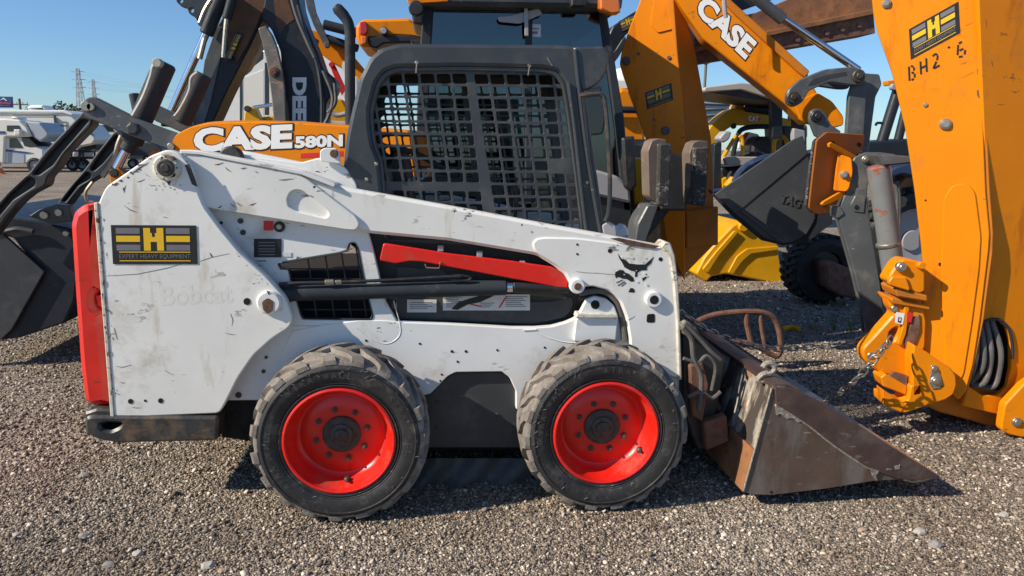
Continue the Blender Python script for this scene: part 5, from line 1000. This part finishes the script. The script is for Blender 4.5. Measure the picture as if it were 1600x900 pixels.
ob('side_panel', plate([(1404, 290), (1418, 274), (1436, 276), (1440, 300), (1410, 320)], F(4.9), .1, .01, 4), m_rusto, TR)
ob('hose_bundle', [tube([F(4.7).at(1398+3*i, 284-2*i) if j == 0 else F(4.7).at(1402+3*i, 284+j*22) for j in range(4)], .02, 8) for i in range(2)], m_rub, TR)
# ================================================================== SMALL THINGS ON THE GROUND
fr_ = F(2.05)
rk = ob('pipe_frame', [tube([F(2.05).at(*q) for q in ((1090, 502), (1106, 495), (1128, 490), (1168, 487), (1194, 489), (1210, 498), (1218, 520), (1220, 545), (1214, 556), (1202, 552), (1180, 540), (1150, 534), (1122, 542))], .022, 10, 0, 6)], m_rust,
        label='bent rusty pipe frame lying on the gravel beyond the loader bucket', cat='pipe frame')
ob('pipe_bar', tube([fr_.at(*q) for q in ((1166, 489), (1168, 510), (1174, 536))], .021, 10), m_rust, rk); ob('pipe_bar', tube([fr_.at(*q) for q in ((1188, 489), (1190, 512), (1196, 545))], .016, 10), m_rust, rk)
def chain(pts, r, label, n_skip=0):
    sp = smooth(pts, 24); L_ = [0]
    for a, b in zip(sp, sp[1:]): L_.append(L_[-1]+(b-a).length)
    pitch = r*2.55; n = int(L_[-1]/pitch)
    rt_ = root('chain', pts[0], label, 'chain')
    V = []; Fc = []
    for i in range(12):
        a = 2*math.pi*i/12; cx, cz = math.cos(a)*r*1.0+(.75*r if math.cos(a) > 0 else -.75*r), math.sin(a)*r*.95
        for j in range(5):
            b = 2*math.pi*j/5; k = .30*r
            V.append((cx+math.cos(a)*math.cos(b)*k, math.sin(b)*k, cz+math.sin(a)*math.cos(b)*k))
    for i in range(12):
        for j in range(5): Fc.append((i*5+j, ((i+1) % 12)*5+j, ((i+1) % 12)*5+(j+1) % 5, i*5+(j+1) % 5))
    me = bpy.data.meshes.new('chain_link'); me.from_pydata(V, [], Fc); me.materials.append(m_gold); me.polygons.foreach_set('use_smooth', [True]*len(Fc))
    for k in range(n):
        s_ = (k+.5)*pitch; i = max(j for j in range(len(L_)) if L_[j] <= s_); i = min(i, len(sp)-2)
        p = sp[i].lerp(sp[i+1], (s_-L_[i])/max(1e-6, L_[i+1]-L_[i])); d = (sp[i+1]-sp[i]).normalized()
        y = d.cross(Z).normalized(); z = d.cross(y)
        if k % 2: y, z = z, -y
        an = random.uniform(-.35, .35); y, z = y*math.cos(an)+z*math.sin(an), z*math.cos(an)-y*math.sin(an)
        o = bpy.data.objects.new('chain_link', me); scn.collection.objects.link(o); o.parent = rt_
        mm = Matrix((d, y, z)).transposed().to_4x4(); mm.translation = p-Vector(pts[0]); o.matrix_basis = mm
chain([P(1062, 488, .9), P(1078, 500, .95), P(1110, 518, 1.0), P(1150, 534, 1.05), P(1200, 544, 1.1), P(1260, 543, 1.1), P(1320, 536, 1.0), P(1372, 527, .98)], .019, 'grey steel chain strung level from the skid steer arm towards the orange backhoe')
chain([P(1393, 528, .66), P(1384, 540, .62), P(1370, 556, .56), P(1352, 578, .6), P(1330, 600, .7), P(1306, 618, .9), P(1284, 630, 1.05)], .019, 'grey steel chain sloping down from the orange bracket to behind the bucket')
def weed(px, py, h, seed, label):
    r_ = random.Random(seed); b = ground(px, py); b.z = 0
    rw = root('weed', b, label, 'weed', None); st_ = []; lf = []
    for s_ in range(3):
        top = b+Vector((r_.uniform(-.06, .06), r_.uniform(-.05, .05), h*r_.uniform(.7, 1))); st_.append(tube([b, b.lerp(top, .5)+Vector((r_.uniform(-.01, .01), 0, 0)), top], .004, 5))
        for k in range(26):
            t_ = r_.uniform(.15, 1.02); p = b.lerp(top, t_); a = r_.uniform(0, 6.28); L_ = h*r_.uniform(.10, .22)*(1.15-.5*t_)
            d = Vector((math.cos(a), math.sin(a), r_.uniform(.2, .9))).normalized(); sdv = d.cross(Z).normalized()*L_*.24
            q_ = p+d*L_; mid = p+d*L_*.5; lf.append(([p, mid+sdv, q_, mid-sdv], [(0, 1, 2, 3)], 0))
    ob('stem', st_, m_leaf, rw); ob('leaves', lf, m_leaf, rw)
weed(1304, 519, .14, 1, 'small green weed in the gravel, the shorter left one beside the grey stabilizer leg')
weed(1330, 522, .17, 2, 'leafy green weed in the gravel just left of the grey stabilizer leg')
weed(1272, 516, .08, 5, 'tiny weed sprout in the gravel right of the rusty pipe frame')
pl = ground(1236, 518); ob('timber_scrap', tube([ground(1222, 518)+Z*.02, ground(1236, 516)+Z*.03, ground(1250, 518)+Z*.02], .025, 6), m_yel, label='small yellow scrap lying behind the rusty pipe frame', cat='scrap')
def rock(px, py, s, c, label, seed):
    r_ = np.random.default_rng(seed); iv, f = ico(); V = iv.copy(); E = {}
    F2 = []; V = list(map(tuple, V))
    def midp(a, b):
        k_ = (min(a, b), max(a, b))
        if k_ not in E:
            m_ = np.array(V[a])+np.array(V[b]); E[k_] = len(V); V.append(tuple(m_/np.linalg.norm(m_)))
        return E[k_]
    for a, b, c_ in f:
        x, y, z = midp(a, b), midp(b, c_), midp(c_, a); F2 += [(a, x, z), (x, b, y), (z, y, c_), (x, y, z)]
    V = np.array(V)*(1+r_.normal(0, .10, (len(V), 1)))*np.array([1.2, .9, .62])*s
    s *= .72; p = ground(px, py); ob('rock', ([Vector(v)+p+Vector((0, 0, s*.2)) for v in V], F2, 0), c, label=label, cat='rock', ang=25)
m_rk1 = mat('pale_limestone', (.42, .385, .335), .9, var=.2, vs=30, bump=.3, bs=60); m_rk2 = mat('grey_stone', (.27, .25, .23), .9, var=.25, vs=30, bump=.3, bs=60); m_rk3 = mat('tan_stone', (.40, .29, .20), .9, var=.25, vs=30, bump=.3, bs=60)
for i, a in enumerate(((1437, 832, .026, m_rk1, 'pale limestone rock lying below the bucket tip, right foreground'), (1568, 806, .022, m_rk1, 'white rock near the right edge beyond the brown stain'), (1462, 853, .028, m_rk2, 'dark grey stone just right of and nearer than the pale limestone rock'), (1347, 829, .017, m_rk3, 'small reddish stone in the gravel below the bucket'),
      (325, 885, .024, m_rk1, 'upright pale stone at the bottom edge, left of the rear wheel'), (347, 893, .016, m_rk3, 'small tan stone beside the upright pale stone at the bottom edge'), (131, 745, .026, m_rk2, 'flat grey stone left of the bumper on the gravel'), (26, 836, .016, m_rk1, 'pale stone near the bottom left corner'), (25, 725, .018, m_rk1, 'whitish stone at the left edge level with the rear bumper'), (132, 838, .02, m_rk2, 'broad grey stone in the left foreground gravel'), (170, 884, .022, m_rk2, 'dark rounded stone at the bottom left of the rear tyre'), (215, 866, .02, m_rk1, 'pale cracked stone in the foreground left of the rear tyre'))):
    rock(*a, seed=i)
m_mud = mat('brown_soil', (.17, .105, .062), .95, var=.35, vs=30, bump=.3, bs=80)
# ================================================================== FAR BACKGROUND
# white truck body and camper behind the black boom
WT = root('box_truck', (-2.2, 17, 0), 'white box truck body behind the black excavator boom', 'truck')
fw = F(16)
wb = ob('box', plate([(334, 190), (350, 165), (362, 135), (372, 112), (386, 96), (420, 72), (440, 68), (560, 100), (560, 235), (334, 235)], F(16.3), 2.0, .05, 6), m_wht, WT)
ob('side_panel', plate([(378, 122), (413, 108), (413, 190), (380, 196)], fw, .03, .01, 2, .02), m_rv, wb)
ob('window_frame', [plate(rect(375, 104, 379, 200), fw, .03, .005, 0, .03), plate(rect(414, 98, 421, 180), fw, .03, .005, 0, .03), plate([(386, 98), (412, 80), (412, 92), (386, 112)], fw, .03, .01, 2, .025)], m_dglass, wb)
tyre_wheel('wheel', (P(360, 250, 16).x, 16, .45), .45, .3, WT, m_tyreb, m_lgrey); tyre_wheel('wheel', (P(520, 250, 16).x, 16, .45), .45, .3, WT, m_tyreb, m_lgrey)
YL = root('yellow_loader', (-1.2, 11, 0), 'yellow machine linkage seen below the white truck, above the orange hood', 'loader')
ob('arm', [plate([(380, 195), (382, 174), (390, 165), (398, 168), (404, 182), (412, 192), (412, 200), (380, 202)], F(10), .3, .02, 3), plate([(404, 184), (430, 180), (430, 202), (404, 202)], F(10.2), .2, .02, 3)], m_yel, YL)
ob('arm_rod', rod(F(9.9).at(396, 168), F(9.9).at(428, 163), .03), m_chrome, YL); ob('arm_pin', boss(F(10).at(387, 170), NV, .05, .05), m_black, YL)
ob('chassis', box(YL.location.x-.6, YL.location.x+1.6, 10.6, 12, .3, 1.5, .05), m_yel, YL)
# class C motorhome
def px2w(Y): return F(Y)
MH = root('motorhome', (P(40, 262, 40).x, 41, 0), 'white motorhome with cab-over bunk and grey stripe, at the left edge', 'motorhome')
fy2 = F(40)
mb = ob('house_body', plate([(-90, 186), (6, 185), (30, 187), (42, 198), (48, 212), (44, 214), (8, 214), (6, 256), (-90, 256)], fy2, 2.3, .08, 2), m_rv, MH)
ob('overhead_bunk', plate([(38, 189), (62, 191), (70, 200), (76, 208), (74, 214), (62, 222), (52, 215), (47, 205)], F(40.1), 2.1, .08, 2), m_rvg, mb)
ob('bunk_window', [plate([(11, 196), (30, 196), (35, 205), (11, 205)], fy2, .04, .01, 1, .03)], m_dglass, mb)
ob('roof_unit', plate([(16, 186), (18, 183), (26, 183), (28, 186)], F(40.6), 1, .05, 1), m_rv, mb)
ob('cab', plate([(6, 214), (32, 214), (40, 218), (60, 230), (68, 234), (68, 250), (60, 256), (6, 256)], F(40.15), 2.0, .08, 2), m_rv, MH)
ob('cab_window', [plate([(15, 216), (26, 216), (36, 231), (15, 231)], F(40.15), .04, .01, 1, .03)], m_dglass, MH)
ob('windscreen', plate([(33, 215), (46, 216), (60, 229), (46, 230), (38, 228)], F(40.15), 1.9, .01, 1, .02), m_dglass, MH)
ob('stripe', [plate([(5, 233), (40, 237), (52, 239), (40, 240), (5, 236)], F(40.15), .03, .005, 0, .03), plate([(-60, 204), (8, 205), (8, 209), (-60, 208)], fy2, .03, .005, 0, .03)], m_dblue, MH)
ob('door_panel', plate([(13, 238), (38, 241), (38, 255), (13, 255)], F(40.15), .03, .005, 0, .028), m_rvg, MH)
ob('mirror', box(P(34, 232, 40).x-.15, P(34, 232, 40).x+.15, 39.7, 40, 2.0, 2.3, .04), m_rv, MH)
tyre_wheel('wheel', (P(52, 255, 40).x, 40.05, .40), .40, .28, MH, m_tyreb, m_lgrey); tyre_wheel('wheel', (P(-50, 255, 40).x, 40.05, .40), .40, .28, MH, m_tyreb, m_lgrey)
TT = root('travel_trailer', (P(80, 262, 46).x, 47, 0), 'long cream fifth wheel trailer with blue swoosh behind the motorhome', 'trailer')
ft = F(46)
tb2 = ob('body', plate([(-120, 173), (0, 172), (100, 174), (112, 180), (122, 190), (136, 196), (146, 210), (150, 218), (144, 226), (122, 230), (116, 248), (-120, 250)], ft, 2.5, .1, 2), m_rv, TT)
ob('roof_edge', plate([(-120, 170), (100, 172), (114, 178), (112, 181), (98, 177), (-120, 176)], F(45.9), 2.7, .05, 1), m_wht, tb2)
ob('slide_out', plate([(20, 181), (84, 181), (90, 218), (90, 236), (20, 240)], F(45.85), .3, .04, 1), m_rv, tb2)
ob('trim_strip', [plate([(84, 180), (87, 180), (91, 215), (89, 236), (86, 215)], F(45.8), .03, .005, 0), plate([(20, 179), (85, 179), (85, 181), (20, 181)], F(45.8), .03, .005, 0), plate([(70, 193), (104, 196), (104, 198), (70, 195)], F(45.79), .03, .005, 0)], m_dglass, tb2)
ob('swoosh', [plate([(128, 200), (138, 203), (148, 212), (140, 210)], ft, .03, .005, 0, .04), plate([(118, 196), (132, 204), (130, 207), (120, 200)], ft, .03, .005, 0, .04)], m_dblue, tb2)
ob('roof_unit', [plate([(42, 168), (46, 164), (66, 164), (71, 171), (44, 172)], F(46.4), 1.2, .1, 1)], m_wht, tb2)
ob('hitch', [plate([(104, 228), (150, 226), (150, 236), (108, 240)], F(46.4), 1.4, .05, 1), plate([(120, 232), (126, 232), (126, 254), (120, 254)], F(46.4), .2, .02, 0)], m_black, TT)
tyre_wheel('wheel', (P(66, 252, 46).x, 46, .42), .42, .3, TT, m_tyreb, m_lgrey); tyre_wheel('wheel', (P(88, 252, 46).x, 46, .42), .42, .3, TT, m_tyreb, m_lgrey)
# vehicles between
PK = root('pickup_truck', (P(170, 250, 52).x, 53, 0), 'pale pickup truck parked beyond the trailer, behind the loader links', 'pickup truck')
ob('body', [plate([(146, 206), (160, 208), (205, 208), (214, 216), (236, 218), (238, 236), (146, 236)], F(52), 2.0, .08, 2), plate([(148, 206), (154, 194), (176, 192), (184, 207)], F(52.1), 1.8, .06, 2)], m_cream, PK)
ob('window', plate([(152, 204), (157, 196), (172, 195), (178, 205)], F(52.1), .04, .01, 1, .03), m_dglass, PK)
tyre_wheel('wheel', (P(160, 238, 52).x, 52, .42), .42, .3, PK, m_tyreb, m_lgrey); tyre_wheel('wheel', (P(216, 238, 52).x, 52, .42), .42, .3, PK, m_tyreb, m_lgrey)
FT = root('flatbed_trailer', (P(130, 262, 44).x, 44, 0), 'low black flatbed trailer behind the front loader link', 'trailer')
ob('deck', plate([(98, 245), (205, 244), (205, 248), (98, 249)], F(43), 1.8, .03, 0), m_black, FT)
ob('rail', [rod(F(43).at(x, 232), F(43).at(x, 258), .05) for x in (104, 112, 124, 130, 148, 190)]+[rod(F(43).at(98, 236), F(43).at(205, 235), .05)], m_black, FT)
tyre_wheel('wheel', (P(112, 252, 43).x, 43, .35), .35, .25, FT, m_tyreb, m_lgrey); tyre_wheel('wheel', (P(128, 252, 43).x, 43, .35), .35, .25, FT, m_tyreb, m_lgrey)
DV = root('parked_car', (P(215, 250, 48).x, 49, 0), 'dark car parked far back right of the flatbed trailer', 'car')
ob('body', [plate([(196, 240), (200, 232), (212, 230), (218, 222), (240, 222), (252, 232), (252, 246), (196, 246)], F(48), 1.8, .08, 2)], m_grey2, DV)
tyre_wheel('wheel', (P(206, 248, 48).x, 48, .32), .32, .22, DV, m_tyreb, m_lgrey); tyre_wheel('wheel', (P(240, 248, 48).x, 48, .32), .32, .22, DV, m_tyreb, m_lgrey)
# traffic cones
def cone(px, py, label):
    b = ground(px, py); r_ = root('traffic_cone', b, label, 'cone', 'orange cones on the far gravel')
    ob('body', [lathe([(.16, .03), (.13, .25), (.105, .25), (.03, .75), (.001, .76)], b, Z, 14, 0, False), box(b.x-.2, b.x+.2, b.y-.2, b.y+.2, 0, .035, .005)], m_cone, r_)
    ob('band', [lathe([(.118, .30), (.085, .46)], b, Z, 14, 0, False)], m_wht, r_)
cone(88, 266, 'orange and white cone standing beside the loader link, in front of the trailer'); cone(1, 272, 'orange cone at the left edge in front of the motorhome')
# billboard
BB = root('billboard', (P(8, 230, 90).x, 90, 0), 'blue billboard with white mountain mark above the motorhomes', 'billboard')
fbb = F(90)
bbp = ob('board', plate([(-40, 150), (18, 151), (19, 168), (-40, 168)], fbb, .3, .02, 0), m_dblue, BB)
ob('mountain_mark', [plate([(0, 157), (6, 152.5), (9, 155), (12, 158), (9, 157), (6, 155)], fbb, .05, 0, 0, .06)], m_wht, bbp); ob('lettering_line', [plate([(0, 160), (17, 161), (17, 163), (0, 162)], fbb, .05, 0, 0, .06), plate([(0, 164), (16, 164.5), (16, 165.5), (0, 165)], fbb, .05, 0, 0, .06, mi=1)], [m_dred, m_dgrey], bbp)
ob('post', [rod((P(-10, 200, 90).x, 90.2, 0), P(-10, 168, 90.2), .2)], m_pylon, BB)
def pole(px, top, Y, r, label):
    p = P(px, top, Y); b = Vector((p.x, Y, 0)); o = root('utility_pole', b, label, 'utility pole')
    ob('pole', rod(b, p, r), m_wood, o); ob('crossarm', [box(p.x-1.1, p.x+1.1, Y-.08, Y+.08, p.z-.9, p.z-.72, .01), box(p.x-.8, p.x+.8, Y-.08, Y+.08, p.z-1.9, p.z-1.74, .01)], m_wood, o)
    ob('insulator', [rod((p.x+q_, Y, p.z-.72), (p.x+q_, Y, p.z-.45), .06) for q_ in (-1, -.4, .4, 1)], m_pylon, o); return p
pole(30, 154, 110, .16, 'wooden utility pole with crossarms above the trailer roof')
p = P(1103, 100, 70); lp_ = root('light_pole', (p.x, 70, 0), 'slim pole against the sky between the two orange booms', 'light pole'); ob('pole', rod((p.x, 70, 0), p, .14), m_wood, lp_); ob('cap', box(p.x-.25, p.x+.25, 69.7, 70.3, p.z, p.z+.3, .03), m_pylon, lp_)
def pylon(px, top, bot, Y, wb_, wt, label):
    t_ = P(px, top, Y); b = Vector((t_.x, Y, 0)); h = t_.z; o = root('transmission_tower', b, label, 'transmission tower', 'lattice power towers on the horizon')
    gs = []; lv = [i/9 for i in range(10)]
    def wd(u): return wb_*(1-u)**1.15+wt
    for sx in (-1, 1):
        for sy in (-1, 1):
            for u0, u1 in zip(lv, lv[1:]):
                gs.append(rod(b+Vector((sx*wd(u0), sy*wd(u0), u0*h)), b+Vector((sx*wd(u1), sy*wd(u1), u1*h)), .16, 4))
    for u0, u1 in zip(lv, lv[1:]):
        for sy in (-1, 1):
            for sx in (-1, 1): gs.append(rod(b+Vector((sx*wd(u0), sy*wd(u0), u0*h)), b+Vector((-sx*wd(u1), sy*wd(u1), u1*h)), .10, 4))
            gs.append(rod(b+Vector((-wd(u1), sy*wd(u1), u1*h)), b+Vector((wd(u1), sy*wd(u1), u1*h)), .10, 4))
    ob('lattice', gs, m_pylon, o)
    ob('crossarm', [rod(t_+Vector((-2.2, 0, -k)), t_+Vector((2.2, 0, -k)), .14, 4) for k in (1.0, 3.5, 6.0)], m_pylon, o); return t_
ta = pylon(121, 107, 200, 260, 1.5, .35, 'taller lattice transmission tower at the left, above the trailer roof')
tb_ = pylon(145, 124, 200, 330, 1.2, .3, 'shorter lattice transmission tower just right of the taller one')
def wire(a, b, sag, r=.022):
    return tube([a.lerp(b, i/12)-Z*sag*4*(i/12)*(1-i/12) for i in range(13)], r, 4, 0, 0)
wr = [wire(t_+Vector((dx_, 0, -k)), e+Vector((dx_, 0, -k)), 6) for t_, e in ((ta, P(700, 150, 300)), (tb_, P(900, 145, 380))) for k in (1.2, 3.7) for dx_ in (-2, 2)]
ob('power_line', wr, m_pylon, label='thin power lines strung from the transmission towers across the sky', cat='power line')
def tree(px, top, Y, rad, seed, label, palm=False):
    r_ = random.Random(seed); t_ = P(px, top, Y); b = Vector((t_.x, Y, 0)); o = root('palm_tree' if palm else 'tree', b, label, 'tree')
    c = Vector((b.x, Y, t_.z-rad*.8)); ob('trunk', tube([b, b.lerp(c, .5)+Vector((.1, 0, 0)), c], [.3]*6+[.2]*5 if False else .22, 8), m_bark, o)
    lf = []
    for k in range(900):
        d = Vector((r_.gauss(0, 1), r_.gauss(0, 1), r_.gauss(0, .8))).normalized(); rr = rad*(.45+.6*r_.random())*(1+.25*math.sin(3*d.x+5*d.z+seed))
        p = c+Vector((d.x*rr*1.25, d.y*rr, d.z*rr*.8)); n_ = Vector((r_.gauss(0, 1), r_.gauss(0, 1), r_.gauss(0, 1))).normalized(); u_ = n_.orthogonal().normalized(); v_ = n_.cross(u_); s_ = rad*r_.uniform(.07, .16)
        lf.append(([p-u_*s_, p+v_*s_*.5, p+u_*s_, p-v_*s_*.5], [(0, 1, 2, 3)], 0))
    ob('crown', lf, m_palm, o)
tree(101, 162, 80, 1.5, 4, 'bushy dark treetop showing above the trailer roof'); tree(46, 167, 75, .8, 9, 'small treetop left of the white rooftop air unit')
# grey trailer behind the mini excavator and white van beside the near boom
GT = root('enclosed_trailer', (P(1130, 250, 11).x, 12, 0), 'grey enclosed trailer behind the mini excavator boom', 'trailer')
gb = ob('body', plate([(1060, 140), (1141, 144), (1141, 166), (1120, 240), (1060, 240)], F(11), 2.0, .03, 2), m_rvg, GT)
ob('side_rail', [plate(p, F(11), .04, .01, 0, .03) for p in ([(1060, 160), (1141, 163), (1141, 166), (1060, 163)], [(1060, 172), (1135, 170), (1135, 172), (1060, 176)], [(1060, 186), (1125, 178), (1125, 181), (1060, 190)])], m_dglass, gb)
WV = root('camper_van', (P(970, 250, 12).x, 12.5, 0), 'white camper van roof showing between the dark cab and orange boom', 'camper van')
wvb = ob('body', plate([(930, 130), (960, 122), (1000, 122), (1030, 130), (1030, 290), (930, 290)], F(12), 2.0, .05, 3), m_rv, WV)
ob('roof_dome', lathe([(.30, 0), (.28, .12), (.18, .22), (.001, .26)], P(972, 126, 12.5), Z, 20, 0, False), m_wht, WV); ob('stripe', [plate([(950, 138), (1000, 138), (1000, 146), (950, 146)], F(12), .03, .005, 0, .03)], m_dglass, wvb)
OD = root('orange_dozer', (P(985, 250, 8).x, 8.5, 0), 'faded orange machine body between the dark cab and near orange boom', 'machine')
ob('body', plate([(955, 150), (972, 136), (985, 140), (1008, 200), (1010, 250), (975, 260), (955, 220)], F(8), .8, .05, 3), m_orange, OD)
ob('pipe', rod(F(7.9).at(950, 171), F(7.9).at(1000, 172), .05), m_dblk, OD)
tyre_wheel('wheel', (P(1080, 405, 7.0).x, 7.0, .42), .42, .3, OD, m_tyreb, m_tyreb)
ob('shadow_block', box(P(820, 300, 6.4).x, P(1055, 300, 6.4).x, 6.4, 8.8, .25, 1.75, .08), m_black, OD)  # mostly hidden box, added to shade the ground at its right
ob('track', plate([(950, 262), (1060, 262), (1060, 330), (950, 330)], F(8), .7, .08, 5), m_tyreb, OD)
# the line of low scrub and sheds at the far edge of the yard
FG = ob('far_scrub', [], m_palm) if False else None
